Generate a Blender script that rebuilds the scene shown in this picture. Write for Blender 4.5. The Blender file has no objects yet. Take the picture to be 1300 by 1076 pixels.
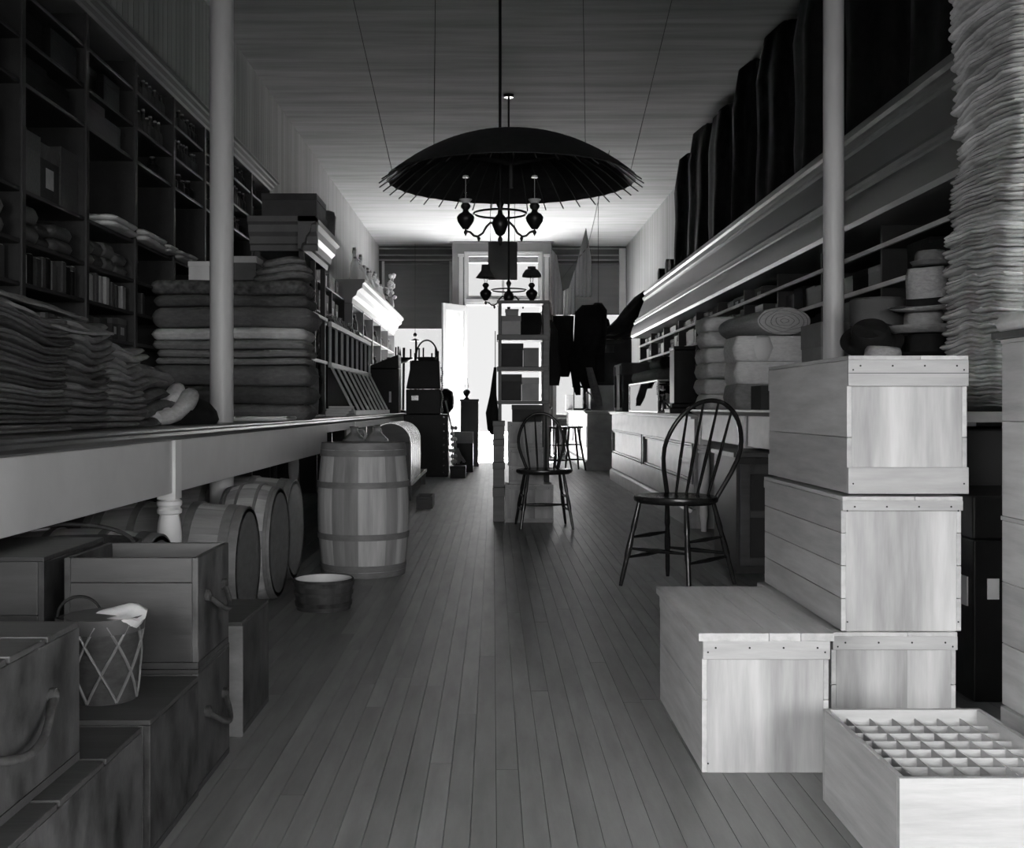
import bpy, bmesh, math, random
from mathutils import Vector, Matrix, noise
R = random.Random(11)
PI = math.pi
C = bpy.context.scene.collection
F = 1400.0                    # focal length in pixels of a 1300 px wide frame
# ------------------------------------------------------------------ materials
MATS = {}
def mat(name, g, rough=.6, var=.25, sc=(8, 8, 8), metal=0., bump=.15, tone=.5, rnd=0., spec=.4, detail=5, streak=None, tint=1.0):
    if name in MATS: return MATS[name]
    m = bpy.data.materials.new(name); m.use_nodes = True; N = m.node_tree.nodes; L = m.node_tree.links
    b = N['Principled BSDF']; b.inputs['Roughness'].default_value = rough; b.inputs['Metallic'].default_value = metal
    b.inputs['Specular IOR Level'].default_value = spec
    tc = N.new('ShaderNodeTexCoord'); mp = N.new('ShaderNodeMapping'); mp.inputs['Scale'].default_value = sc
    oi = N.new('ShaderNodeObjectInfo'); ad = N.new('ShaderNodeVectorMath'); ad.operation = 'ADD'
    ml = N.new('ShaderNodeMath'); ml.operation = 'MULTIPLY'; ml.inputs[1].default_value = 37.
    L.new(oi.outputs['Random'], ml.inputs[0]); L.new(tc.outputs['Object'], mp.inputs[0])
    at = N.new('ShaderNodeAttribute'); at.attribute_name = 'tone'
    m2 = N.new('ShaderNodeMath'); m2.operation = 'MULTIPLY_ADD'; m2.inputs[1].default_value = 53.; L.new(at.outputs['Fac'], m2.inputs[0]); L.new(ml.outputs[0], m2.inputs[2])
    L.new(mp.outputs[0], ad.inputs[0]); L.new(m2.outputs[0], ad.inputs[1])
    nz = N.new('ShaderNodeTexNoise'); nz.inputs['Scale'].default_value = 1.; nz.inputs['Detail'].default_value = detail; nz.inputs['Roughness'].default_value = .6
    L.new(ad.outputs[0], nz.inputs['Vector'])
    def mad(src, k, c):
        x = N.new('ShaderNodeMath'); x.operation = 'MULTIPLY_ADD'; L.new(src, x.inputs[0]); x.inputs[1].default_value = k; x.inputs[2].default_value = c; return x.outputs[0]
    def mul(a, c):
        x = N.new('ShaderNodeMath'); x.operation = 'MULTIPLY'; L.new(a, x.inputs[0]); L.new(c, x.inputs[1]); return x.outputs[0]
    v = mad(nz.outputs['Fac'], var*4*g, g*(1-2*var))
    v = mul(v, mad(at.outputs['Fac'], tone, 1-tone/2))
    if rnd: v = mul(v, mad(oi.outputs['Random'], rnd*2, 1-rnd))
    cl = N.new('ShaderNodeClamp'); cl.inputs['Min'].default_value = .003; cl.inputs['Max'].default_value = .9; L.new(v, cl.inputs[0])
    L.new(cl.outputs[0], b.inputs['Base Color'])
    if bump:
        bp = N.new('ShaderNodeBump'); bp.inputs['Strength'].default_value = bump; bp.inputs['Distance'].default_value = .01
        L.new(nz.outputs['Fac'], bp.inputs['Height']); L.new(bp.outputs[0], b.inputs['Normal'])
    MATS[name] = m; return m
def glass(name, g=.95, rough=.03, trans=1.):
    if name in MATS: return MATS[name]
    m = bpy.data.materials.new(name); m.use_nodes = True; b = m.node_tree.nodes['Principled BSDF']
    b.inputs['Base Color'].default_value = (g, g, g, 1); b.inputs['Roughness'].default_value = rough
    b.inputs['Transmission Weight'].default_value = trans; b.inputs['IOR'].default_value = 1.15
    MATS[name] = m; return m
pineX = mat('pine_grain_across', .36, .6, .22, (3, 26, 26), tone=.5, rnd=.06, bump=.2)
pineY = mat('pine_grain_along', .42, .6, .22, (26, 3, 26), tone=.5, rnd=.06, bump=.2)
pineZ = mat('pine_grain_upright', .37, .55, .5, (11, 11, 1.1), tone=.4, rnd=.06, bump=.2)
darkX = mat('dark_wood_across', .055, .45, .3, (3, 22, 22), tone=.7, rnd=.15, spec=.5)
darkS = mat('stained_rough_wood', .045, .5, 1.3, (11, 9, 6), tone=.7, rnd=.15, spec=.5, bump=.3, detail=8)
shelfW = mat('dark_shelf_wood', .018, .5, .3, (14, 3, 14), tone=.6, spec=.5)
black = mat('black_lacquer', .006, .4, .3, (12, 12, 12), tone=.4, spec=.25)
soot = mat('black_cloth', .012, .9, .3, (14, 14, 14), tone=.4, spec=.1)
chairW = mat('polished_dark_chair_wood', .022, .25, .3, (20, 20, 6), tone=.2, spec=.6)
paintW = mat('pale_painted_wood', .66, .45, .06, (5, 5, 5), tone=.2)
whiteW = mat('white_painted_wood', .8, .45, .05, (5, 5, 5), tone=.2)
colM = mat('painted_iron_column', .55, .4, .05, (30, 30, 4), tone=0, bump=.1)
frieze = mat('varnished_frieze_wood', .15, .36, .12, (6, .6, 6), tone=.3, spec=.25, bump=.04)
ctop = mat('worn_dark_counter_top', .05, .28, .25, (16, 2, 16), tone=.3, spec=.6)
ctopR = mat('pale_worn_counter_top', .45, .35, .15, (12, 2, 12), tone=.3, spec=.5)
cpan = mat('counter_front_wood', .32, .4, .2, (5, 4, 9), tone=.3, spec=.5)
cloth_d = mat('dark_wool_cloth', .13, .9, .25, (25, 25, 60), tone=.7, rnd=.3, spec=.1, bump=.5)
cloth_m = mat('grey_wool_cloth', .22, .9, .25, (25, 25, 60), tone=.5, rnd=.25, spec=.1, bump=.5)
cloth_p = mat('pale_cotton_cloth', .62, .9, .18, (25, 25, 70), tone=.5, rnd=.18, spec=.1, bump=.5)
cloth_w = mat('white_linen_cloth', .6, .9, .1, (20, 20, 50), tone=.3, rnd=.1, spec=.1, bump=.3)
floral = mat('floral_print_cloth', .12, .85, .5, (28, 28, 28), tone=.2, spec=.1, detail=1)
carton = mat('grey_pasteboard', .07, .8, .2, (7, 7, 7), tone=.6, rnd=.4, spec=.2)
cartonL = mat('pale_pasteboard', .34, .8, .15, (7, 7, 7), tone=.5, rnd=.25, spec=.2)
paper = mat('white_paper', .75, .7, .05, (5, 5, 5), tone=.1)
brass = mat('dark_bronze', .03, .35, .2, (20, 20, 20), metal=.6, tone=.2)
tin = mat('bright_tinplate', .55, .25, .25, (14, 14, 14), metal=.8, tone=.2)
iron = mat('dark_iron', .02, .4, .2, (20, 20, 20), metal=.4, tone=.2)
rope = mat('worn_rope', .045, .9, .4, (60, 60, 60), tone=.2)
wicker = mat('woven_splint', .04, .7, .5, (30, 30, 60), tone=.7)
straw = mat('plaited_straw', .33, .75, .25, (40, 40, 90), tone=.3, bump=.5, rnd=.1)
felt = mat('black_felt', .010, .85, .2, (30, 30, 30), tone=.2, spec=.2)
crock = mat('glazed_stoneware', .32, .25, .15, (8, 8, 8), tone=.2, spec=.6)
stave = mat('oak_staves', .34, .55, .3, (22, 22, 1.6), tone=.75, bump=.2)
staveL = mat('oak_staves_lying', .36, .6, .3, (1.6, 22, 22), tone=.7, bump=.2)
headW = mat('barrel_head_wood', .34, .7, .4, (26, 14, 3), tone=.5, bump=.25)
hoopW = mat('split_wood_hoop', .17, .5, .25, (12, 12, 30), tone=.2)
oiled = mat('dark_oiled_paper', .018, .6, .5, (14, 14, 14), tone=.5, spec=.3)
bamboo = mat('split_bamboo', .04, .6, .2, (20, 20, 20), tone=.3)
blindM = mat('dark_roller_blind_cloth', .09, .8, .18, (.7, 4, 9), tone=0., spec=.2)
def thin_glass(name, g=.96, k=.9):
    m = bpy.data.materials.new(name); m.use_nodes = True; N = m.node_tree.nodes; L = m.node_tree.links; N.clear()
    o = N.new('ShaderNodeOutputMaterial'); mx = N.new('ShaderNodeMixShader'); tr = N.new('ShaderNodeBsdfTransparent'); gl = N.new('ShaderNodeBsdfGlossy'); lw = N.new('ShaderNodeFresnel'); lw.inputs['IOR'].default_value = 1.45
    tr.inputs[0].default_value = (g, g, g, 1); gl.inputs['Roughness'].default_value = .02; gl.inputs[0].default_value = (k, k, k, 1)
    L.new(lw.outputs[0], mx.inputs[0]); L.new(tr.outputs[0], mx.inputs[1]); L.new(gl.outputs[0], mx.inputs[2]); L.new(mx.outputs[0], o.inputs[0]); MATS[name] = m; return m
glassM = thin_glass('clear_window_glass'); glassD = thin_glass('showcase_glass', .85, .35)
# ------------------------------------------------------------------ mesh builder
class MB:
    def __init__(s): s.v = []; s.f = []; s.t = []
    def add(s, vs, fs, tone=.5):
        k = len(s.v); s.v += [tuple(p) for p in vs]; s.f += [tuple(i+k for i in q) for q in fs]; s.t += [tone]*len(fs); return s
    def box(s, x0, x1, y0, y1, z0, z1, tone=.5):
        vs = [(x, y, z) for z in (z0, z1) for y in (y0, y1) for x in (x0, x1)]
        return s.add(vs, [(0, 2, 3, 1), (4, 5, 7, 6), (0, 1, 5, 4), (2, 6, 7, 3), (0, 4, 6, 2), (1, 3, 7, 5)], tone)
    def hexa(s, b, t, tone=.5):     # four bottom points, four top points, same order counterclockwise from above
        return s.add(list(b)+list(t), [(3, 2, 1, 0), (4, 5, 6, 7), (0, 1, 5, 4), (1, 2, 6, 5), (2, 3, 7, 6), (3, 0, 4, 7)], tone)
    def tube(s, pts, r, n=8, tone=.5, closed=False, caps=True):
        pts = [Vector(p) for p in pts]; m = len(pts); rr = r if isinstance(r, (list, tuple)) else [r]*m
        vs = []; up = None
        for i, p in enumerate(pts):
            a = pts[(i-1) % m] if (i or closed) else p; c = pts[(i+1) % m] if (i < m-1 or closed) else p
            d = (c-a).normalized()
            if up is None:
                up = Vector((0, 0, 1)) if abs(d.z) < .9 else Vector((1, 0, 0))
            u = (up - d*up.dot(d)).normalized(); w = d.cross(u); up = u
            for k in range(n):
                q = 2*PI*k/n; vs.append(p+(u*math.cos(q)+w*math.sin(q))*rr[i])
        fs = []
        for i in range(m if closed else m-1):
            j = (i+1) % m
            for k in range(n):
                l = (k+1) % n; fs.append((i*n+k, i*n+l, j*n+l, j*n+k))
        if caps and not closed: fs.append(tuple(range(n))[::-1]); fs.append(tuple((m-1)*n+k for k in range(n)))
        return s.add(vs, fs, tone)
    def lathe(s, prof, c=(0, 0, 0), n=24, axis='z', tone=.5, tones=None, wob=None, squash=1., caps=True):   # prof: (radius, height)
        k0 = len(s.v); vs = []
        for (r, h) in prof:
            for k in range(n):
                q = 2*PI*k/n; rr = r*(wob(q, h) if wob else 1.)
                a, b = rr*math.cos(q), rr*math.sin(q)*squash
                p = (a, b, h) if axis == 'z' else ((h, a, b) if axis == 'x' else (b, h, a))
                vs.append((p[0]+c[0], p[1]+c[1], p[2]+c[2]))
        fs = []; tt = []
        for i in range(len(prof)-1):
            for k in range(n):
                l = (k+1) % n; fs.append((i*n+k, i*n+l, (i+1)*n+l, (i+1)*n+k)); tt.append(tones[k] if tones else tone)
        if caps and prof[0][0] > 1e-4: fs.append(tuple(range(n))[::-1]); tt.append(tone)
        if caps and prof[-1][0] > 1e-4: fs.append(tuple((len(prof)-1)*n+k for k in range(n))); tt.append(tone)
        s.add(vs, fs, tone); s.t[-len(fs):] = tt; return s
    def prism(s, prof, a0, a1, axis='y', tone=.5):     # prof: closed polygon; axis y: (x,z), axis x: (y,z), axis z: (x,y)
        n = len(prof)
        def P(p, a): return (p[0], a, p[1]) if axis == 'y' else ((a, p[0], p[1]) if axis == 'x' else (p[0], p[1], a))
        vs = [P(p, a0) for p in prof]+[P(p, a1) for p in prof]
        return s.add(vs, [tuple(range(n)), tuple(range(2*n-1, n-1, -1))]+[(i, i+n, (i+1) % n+n, (i+1) % n) for i in range(n)], tone)
    def layer(s, x0, x1, y0, y1, z0, z1, fld=None, bulge=.5, rc=.04, jit=0., seed=0, n=40, tone=.5, closedtop=True):
        """one folded cloth or soft pad: rounded outline, bulging edge, heights follow the field fld(x,y,z)"""
        cx, cy, hx, hy = (x0+x1)/2, (y0+y1)/2, (x1-x0)/2, (y1-y0)/2; t = z1-z0; rc = min(rc, hx*.8, hy*.8)
        out = []
        L = [(hx-rc, hy-rc, 0), (-(hx-rc), hy-rc, 1), (-(hx-rc), -(hy-rc), 2), (hx-rc, -(hy-rc), 3)]
        q = max(2, n//8)
        for (px, py, k) in L:
            for i in range(q+1):
                a = k*PI/2+PI/2*i/q; out.append((px+rc*math.cos(a), py+rc*math.sin(a), math.cos(a), math.sin(a)))
            nx, ny = L[(k+1) % 4][:2]; a = (k+1)*PI/2
            for i in range(1, q+2):
                w = i/(q+2.); bx = px+(nx-px)*w; by = py+(ny-py)*w
                out.append((bx+rc*math.cos(a), by+rc*math.sin(a), math.cos(a), math.sin(a)))
        m = len(out); rings = []
        lv = [(0., .0, .35), (0., -.02, .75), (0., 0., 1.), (.12, .45, 1.), (.5, 1., 1.), (.88, .45, 1.), (1., 0., 1.), (1., 0., .75), (1., 0., .35)]
        vs = []
        for (fz, bo, sc_) in lv:
            for (ox, oy, nx, ny) in out:
                jj = jit*noise.noise(Vector((ox*7+seed*3.1, oy*7, (z0+fz*t)*9+seed)))
                X = cx+(ox+nx*(bo*bulge*t+jj))*sc_; Y = cy+(oy+ny*(bo*bulge*t+jj))*sc_; Z = z0+fz*t
                if fld: Z += fld(X, Y, Z)
                vs.append((X, Y, Z))
        fs = [];
        for i in range(len(lv)-1):
            for k in range(m):
                l = (k+1) % m; fs.append((i*m+k, i*m+l, (i+1)*m+l, (i+1)*m+k))
        fs.append(tuple(range(m))[::-1]); fs.append(tuple((len(lv)-1)*m+k for k in range(m)))
        return s.add(vs, fs, tone)
    def build(s, name, m, parent=None, smooth=False, bevel=0., loc=None, seg=2, sub=0):
        me = bpy.data.meshes.new(name); me.from_pydata(s.v, [], s.f); me.validate(clean_customdata=False); me.materials.append(m)
        at = me.attributes.new('tone', 'FLOAT', 'FACE')
        if len(at.data) == len(s.t): at.data.foreach_set('value', s.t)
        else: at.data.foreach_set('value', [.5]*len(at.data))
        bm = bmesh.new(); bm.from_mesh(me); bmesh.ops.recalc_face_normals(bm, faces=bm.faces); bm.to_mesh(me); bm.free()
        if smooth:
            me.polygons.foreach_set('use_smooth', [True]*len(me.polygons))
            try: me.set_sharp_from_angle(angle=math.radians(50 if smooth is True else smooth))
            except Exception: pass
        o = bpy.data.objects.new(name, me); C.objects.link(o)
        if parent is not None: o.parent = parent
        if loc is not None: o.location = loc
        if bevel:
            b = o.modifiers.new('soft_edges', 'BEVEL'); b.width = bevel; b.segments = seg; b.limit_method = 'ANGLE'
        return o
def tag(o, label=None, cat=None, group=None, kind=None):
    if label: o['label'] = label
    if cat: o['category'] = cat
    if group: o['group'] = group
    if kind: o['kind'] = kind
    return o
def thing(name, label, cat, loc=(0, 0, 0), rz=0., group=None, tilt=None):
    o = bpy.data.objects.new(name, None); o.empty_display_size = .1; C.objects.link(o); o.location = loc
    o.rotation_euler = tilt if tilt else (0, 0, rz)
    return tag(o, label, cat, group)
def struct(name, mb, m, bevel=0., smooth=False, label=None):
    return tag(mb.build(name, m, bevel=bevel, smooth=smooth), label=label, kind='structure')
def dup(root, loc, rz=None, label=None, group=None, scale=None):
    def cp(o, par):
        c = o.copy(); C.objects.link(c); c.parent = par
        for ch in o.children: cp(ch, c)
        return c
    r = cp(root, None); r.location = loc
    if rz is not None: r.rotation_euler = (0, 0, rz)
    if scale: r.scale = scale
    if label: r['label'] = label
    if group: r['group'] = group
    return r
def at(px, py, D): return Vector(((px-626)*D/F, D, 1-(py-517)*D/F))
def rel(p, c): return (p[0]-c[0], p[1]-c[1], p[2]-c[2])
# one-mesh thing whose origin sits at its base centre
def solo(name, mb, m, label, cat, base, rz=0., group=None, smooth=False, bevel=0., scale=None):
    o = mb.build(name, m, smooth=smooth, bevel=bevel, loc=base); o.rotation_euler = (0, 0, rz)
    if scale: o.scale = scale
    return tag(o, label, cat, group)

# ================================================================== THE ROOM
XL, XR, YB, YF, ZC = -2.41, 2.81, -2.4, 23.3, 4.4
# floor: narrow boards, each with its own tone
mb = MB(); x = XL
while x < XR-.001:
    w = min(.062, XR-x); y = YB-R.random()*2
    while y < 23.42:
        ln = 2.2+R.random()*2.6
        y0, y1 = max(y, YB), min(y+ln, 23.42)
        if y1 > y0: mb.box(x+.0008, x+w-.0008, y0+.0008, y1-.0008, -.03, R.uniform(-.0006, 0.), R.random())
        y += ln
    x += w
floorM = mat('worn_floor_boards', .205, .42, .3, (14, 2.2, 14), tone=.28, spec=.4, bump=.12, detail=8)
struct('floor', mb, floorM)
struct('floor', MB().box(XL-.1, XR+.1, YB-.1, 23.42, -.1, -.031), soot)
ceilM = mat('smoke_stained_ceiling', .23, 1., .3, (.5, 5.5, 1), tone=0, spec=.0, bump=.10, detail=6)
struct('ceiling', MB().box(XL-.1, XR+.1, YB-.1, 23.42, ZC, ZC+.1), ceilM)
rz0, rz1 = .70, 2.25
wallM = mat('wall_beadboard_paint', .25, .9, .08, (9, 9, 1), tone=.25, spec=.1)
for nm, xx, sg in (('wall_left', XL, -1), ('wall_right', XR, 1)):
    mb = MB(); xa, xb = min(xx+sg*.02, xx+sg*.12), max(xx+sg*.02, xx+sg*.12); y = YB
    mb.box(xa, xb, YB, -1.95, 0, ZC, .4).box(xa, xb, -.63, 23.42, 0, ZC, .4).box(xa, xb, -1.95, -.63, 0, rz0, .4).box(xa, xb, -1.95, -.63, rz1, ZC, .4)
    while y < 23.25:
        zz_ = [(0, ZC)] if y < -1.99 or y > -.64 else [(0, rz0), (rz1, ZC)]
        for za_, zb_ in zz_: mb.box(min(xx, xx+sg*.02), max(xx, xx+sg*.02), y+.004, y+.106, za_, zb_, R.random())
        y += .11
    struct(nm, mb, wallM)
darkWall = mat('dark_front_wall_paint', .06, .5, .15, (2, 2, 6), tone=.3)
# front wall: openings left window, door bay, right window
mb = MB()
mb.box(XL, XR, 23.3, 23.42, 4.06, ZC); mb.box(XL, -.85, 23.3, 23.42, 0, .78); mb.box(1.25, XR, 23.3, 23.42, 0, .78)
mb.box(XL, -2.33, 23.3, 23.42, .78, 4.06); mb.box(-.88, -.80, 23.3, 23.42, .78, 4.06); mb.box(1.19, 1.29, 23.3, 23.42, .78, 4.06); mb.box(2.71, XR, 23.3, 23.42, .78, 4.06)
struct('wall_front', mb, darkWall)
mb = MB()   # mouldings above the show windows
for z in (4.34, 4.20, 4.10):
    for a, b in ((XL, -.86), (1.25, XR)): mb.box(a, b, 23.25, 23.3, z, z+.028)
struct('trim_1', mb, mat('grey_trim_paint', .22, .4, .05, tone=.1), bevel=.006)
# projecting door bay
BY = 22.6
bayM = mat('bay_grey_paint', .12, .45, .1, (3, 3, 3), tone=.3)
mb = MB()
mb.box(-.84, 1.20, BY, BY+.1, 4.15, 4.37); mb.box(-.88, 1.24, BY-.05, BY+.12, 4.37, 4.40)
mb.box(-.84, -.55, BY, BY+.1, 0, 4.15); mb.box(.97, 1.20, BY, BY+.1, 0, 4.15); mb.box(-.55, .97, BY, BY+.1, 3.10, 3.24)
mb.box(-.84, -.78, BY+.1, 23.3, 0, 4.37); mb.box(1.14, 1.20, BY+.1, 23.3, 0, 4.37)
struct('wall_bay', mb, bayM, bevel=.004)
trimL = mat('pale_trim_paint', .42, .4, .05, tone=.1)
mb = MB()
for a, b in ((-.59, -.55), (.97, 1.01)): mb.box(a, b, BY-.025, BY, 0, 4.19)
mb.box(-.59, 1.01, BY-.025, BY, 4.15, 4.19); mb.box(-.59, 1.01, BY-.03, BY, 3.13, 3.22)
struct('trim_2', mb, trimL, bevel=.004)
mb = MB().box(-.70, -.62, BY-.03, BY, 0, 4.08).box(-.72, -.60, BY-.05, BY, 4.08, 4.14).box(1.06, 1.14, BY-.03, BY, 0, 4.08).box(1.04, 1.16, BY-.05, BY, 4.08, 4.14)
struct('trim_3', mb, trimL, bevel=.004)
w = struct('window_1', MB().box(-.55, .97, BY+.03, BY+.07, 3.24, 3.29).box(-.55, .97, BY+.03, BY+.07, 4.10, 4.15).box(-.55, -.50, BY+.03, BY+.07, 3.29, 4.10).box(.92, .97, BY+.03, BY+.07, 3.29, 4.10).box(.18, .23, BY+.03, BY+.07, 3.29, 4.10), trimL)
MB().box(-.50, .18, BY+.048, BY+.052, 3.29, 4.10).build('pane', glassM, w); MB().box(.23, .92, BY+.048, BY+.052, 3.29, 4.10).build('pane', glassM, w)
# show windows
def show_window(n, x0, x1):
    mb = MB()
    mb.box(x0, x0+.05, 23.34, 23.39, .78, 4.06).box(x1-.05, x1, 23.34, 23.39, .78, 4.06).box(x0, x1, 23.34, 23.39, .78, .85).box(x0, x1, 23.34, 23.39, 4.0, 4.06)
    w = struct('window_%d' % n, mb, trimL); MB().box(x0+.05, x1-.05, 23.36, 23.366, .85, 4.0).build('pane', glassM, w)
    MB().box(x0-.02, x1+.02, 22.75, 23.34, .74, .78).build('window_ledge', darkX, w, bevel=.004)
show_window(2, -2.33, -.88); show_window(3, 1.29, 2.71)
# roller blinds
def blind(x0, x1, z0, label):
    t = thing('window_blind', label, 'blind', ((x0+x1)/2, 23.27, z0)); h = (x1-x0)/2
    MB().box(-h, h, -.004, .004, .02, 4.02-z0).build('blind_cloth', blindM, t)
    MB().tube([(-h, 0, 4.04-z0), (h, 0, 4.04-z0)], .03, 12).build('roller', darkX, t, smooth=True)
    MB().box(-h, h, -.01, .01, 0, .03).build('bottom_rail', darkX, t, bevel=.003)
blind(-2.31, -.90, 2.66, 'dark roller blind pulled halfway down over the left front window')
blind(1.31, 2.69, 2.95, 'dark roller blind pulled down over the right front window behind the hanging clothes')
mb = MB().box(-2.345, -2.29, 23.24, 23.3, .78, 4.08).box(-.92, -.87, 23.24, 23.3, .78, 4.08).box(1.26, 1.31, 23.24, 23.3, .78, 4.08)
struct('trim_4', mb, trimL, bevel=.005)
mb = MB().box(2.66, 2.80, 23.22, 23.3, 0, 4.35)
struct('trim_5', mb, whiteW, bevel=.01)
# open glazed door leaf
hx, hy = -.55, BY-.03
t = tag(bpy.data.objects.new('door_1', None), 'tall glazed shop door leaf standing open at the far end', None, None, 'structure'); C.objects.link(t)
t.location = (hx, hy, 0); t.rotation_euler = (0, 0, math.atan2(-.66, -.46))
doorM = mat('door_pale_paint', .30, .4, .06, tone=.1)
mb = MB().box(0, .10, -.02, .02, .01, 3.08).box(.70, .80, -.02, .02, .01, 3.08).box(.1, .7, -.02, .02, 2.96, 3.08).box(.1, .7, -.02, .02, .01, .25).box(.1, .7, -.02, .02, .95, 1.07)
mb.box(.1, .7, -.02, .02, 1.75, 1.80); mb.box(.1, .7, -.008, .008, .25, .95, .3)
mb.build('door_frame', doorM, t, bevel=.003)
MB().box(.1, .7, -.003, .003, 1.07, 1.75).build('pane', glassM, t); MB().box(.1, .7, -.003, .003, 1.80, 2.96).build('pane', glassM, t)
MB().box(.1, .7, .008, .011, 1.07, 2.96).build('pane_backing', mat('painted_pane_reflection', .5, .9, .35, (9, 9, 5), tone=0), t)  # pale mottled sheet that paints a bright reflection into the door panes
k = MB(); k.lathe([(0, .02), (.012, .02), (.012, .05), (.028, .06), (.03, .08), (0, .095)], (.75, 0, 1.0), 12, 'y'); k.build('door_handle', brass, t, smooth=True)
t2 = tag(bpy.data.objects.new('door_2', None), 'second glazed door leaf folded back at the right of the doorway', None, None, 'structure'); C.objects.link(t2)
t2.location = (.97, hy, 0); t2.rotation_euler = (0, 0, math.atan2(-.79, .12))
for ch in list(t.children):
    c = ch.copy(); C.objects.link(c); c.parent = t2
# rear wall behind the camera with daylight windows
mb = MB(); rz0, rz1 = .70, 2.25
rw = [(-2.1, -.75), (-.35, .95), (1.35, 2.6)]
mb.box(XL, XR, YB-.12, YB, 0, rz0).box(XL, XR, YB-.12, YB, rz1, ZC)
xs = [XL]+[v for p in rw for v in p]+[XR]
for i in range(0, 8, 2): mb.box(xs[i], xs[i+1], YB-.12, YB, rz0, rz1)
struct('wall_rear', mb, darkWall)
for n, (a, b) in enumerate(rw):
    mb = MB()
    for q in (a, (a+b)/2-.02, b-.04): mb.box(q, q+.04, YB-.08, YB-.04, rz0, rz1)
    for q in (rz0, 1.72, rz1-.04): mb.box(a, b, YB-.08, YB-.04, q, q+.04)
    w = struct('window_%d' % (n+4), mb, trimL); MB().box(a, b, YB-.062, YB-.058, rz0, rz1).build('pane', glassM, w)
for n_, xw in ((7, XL-.08), (8, XR+.04)):  # the right-hand one is added to admit the fill lamp
    mb = MB()
    for q in (-1.95, -1.31, -.67): mb.box(xw, xw+.04, q, q+.04, rz0, rz1)
    for q in (rz0, 1.45, rz1-.04): mb.box(xw, xw+.04, -1.95, -.63, q, q+.04)
    w = struct('window_%d' % n_, mb, trimL); MB().box(xw+.018, xw+.022, -1.95, -.63, rz0, rz1).build('pane', glassM, w)
# pavement outside
pave = mat('sunlit_pavement', .05, .8, .1, (1, 1, 1), tone=0)
struct('ground', MB().box(-14, 14, 23.43, 50, -.16, -.10), pave)
struct('sun_blocker_upper', MB().box(XL-.12, XR+.12, YB-.12, 23.42, ZC+.1, 13), wallM)  # unseen mass added over the ceiling to stop sun reaching the rear
struct('sun_blocker_sides', MB().box(-6.1, XL-.14, 4.0, 23.42, -.1, 13).box(XR+.14, 7.1, 1.0, 23.42, -.1, 13), wallM)  # unseen masses added on both sides to keep direct sun off the ground behind
yard = mat('dark_yard_blocker', .04, .8, .2, (4, 4, .6), tone=.3)
struct('yard_sky_blocker', MB().box(-6, 7, -6.1, -6, -.1, 9).box(-6.1, -6, -6, 4, -.1, 9).box(7, 7.1, -6, 1., -.1, 9).box(-6, 7, -6, YB-.13, -.16, -.11).box(-6, XL-.13, YB, 4, -.16, -.11), yard)  # unseen high screens added to keep sky light out of the rear openings

# ================================================================== COLUMNS
for sx, lab in ((-1, 'smooth pale iron column rising through the left counter'), (1, 'slender pale iron column rising behind the stacked crates on the right')):
    X = -1.447 if sx < 0 else 1.815
    t = thing('support_column', lab, 'column', (X, 5.88, 0)); r = .062 if sx < 0 else .054
    MB().lathe([(r, .04), (r, 4.30)], n=32).build('shaft', colM, t, smooth=True)
    MB().lathe([(r+.03, 0), (r+.03, .03), (r+.01, .05), (r, .06)], n=32).build('base', colM, t, smooth=30)
    MB().lathe([(r, 4.26), (r+.02, 4.3), (r+.05, 4.36), (r+.06, 4.4)], n=32).build('capital', colM, t, smooth=30)

# ================================================================== LEFT COUNTER
t = thing('shop_counter', 'long open counter on the left with dark top, pale apron and turned legs', 'counter', (-1.65, 9, 0))
def L(*a): return a
prof = [(-.30, .865), (.335, .865), (.345, .872), (.355, .885), (.355, .90), (.37, .905), (.37, .915), (.36, .921), (-.30, .921)]
mb = MB().prism(prof, -8.2, 7.6); mb.build('counter_top', ctop, t, bevel=.002)
MB().prism([(.30, .646), (.325, .646), (.325, .865), (.30, .865)], -8.2, -.2).build('apron', paintW, t, bevel=.003)
MB().prism([(.30, .80), (.325, .80), (.325, .865), (.30, .865)], -.2, 7.6).build('apron_far', paintW, t)
lp = [(.028, 0), (.030, .05), (.045, .12), (.04, .2), (.034, .25), (.048, .30), (.062, .38), (.066, .46), (.060, .52), (.050, .555), (.064, .56), (.066, .575), (.055, .585), (.066, .595), (.066, .61), (.05, .62)]
for yy in (-8.05, -4.4, 1.5, 7.2):
    MB().lathe([(r*.78, z) for r, z in lp], (.30, yy, 0), 24).box(.262, .338, yy-.045, yy+.045, .62, .865).build('leg', whiteW, t, smooth=35)
    MB().lathe([(r*.78, z) for r, z in lp], (-.25, yy, 0), 16).box(-.29, -.21, yy-.045, yy+.045, .62, .865).build('leg', whiteW, t, smooth=35)

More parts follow.
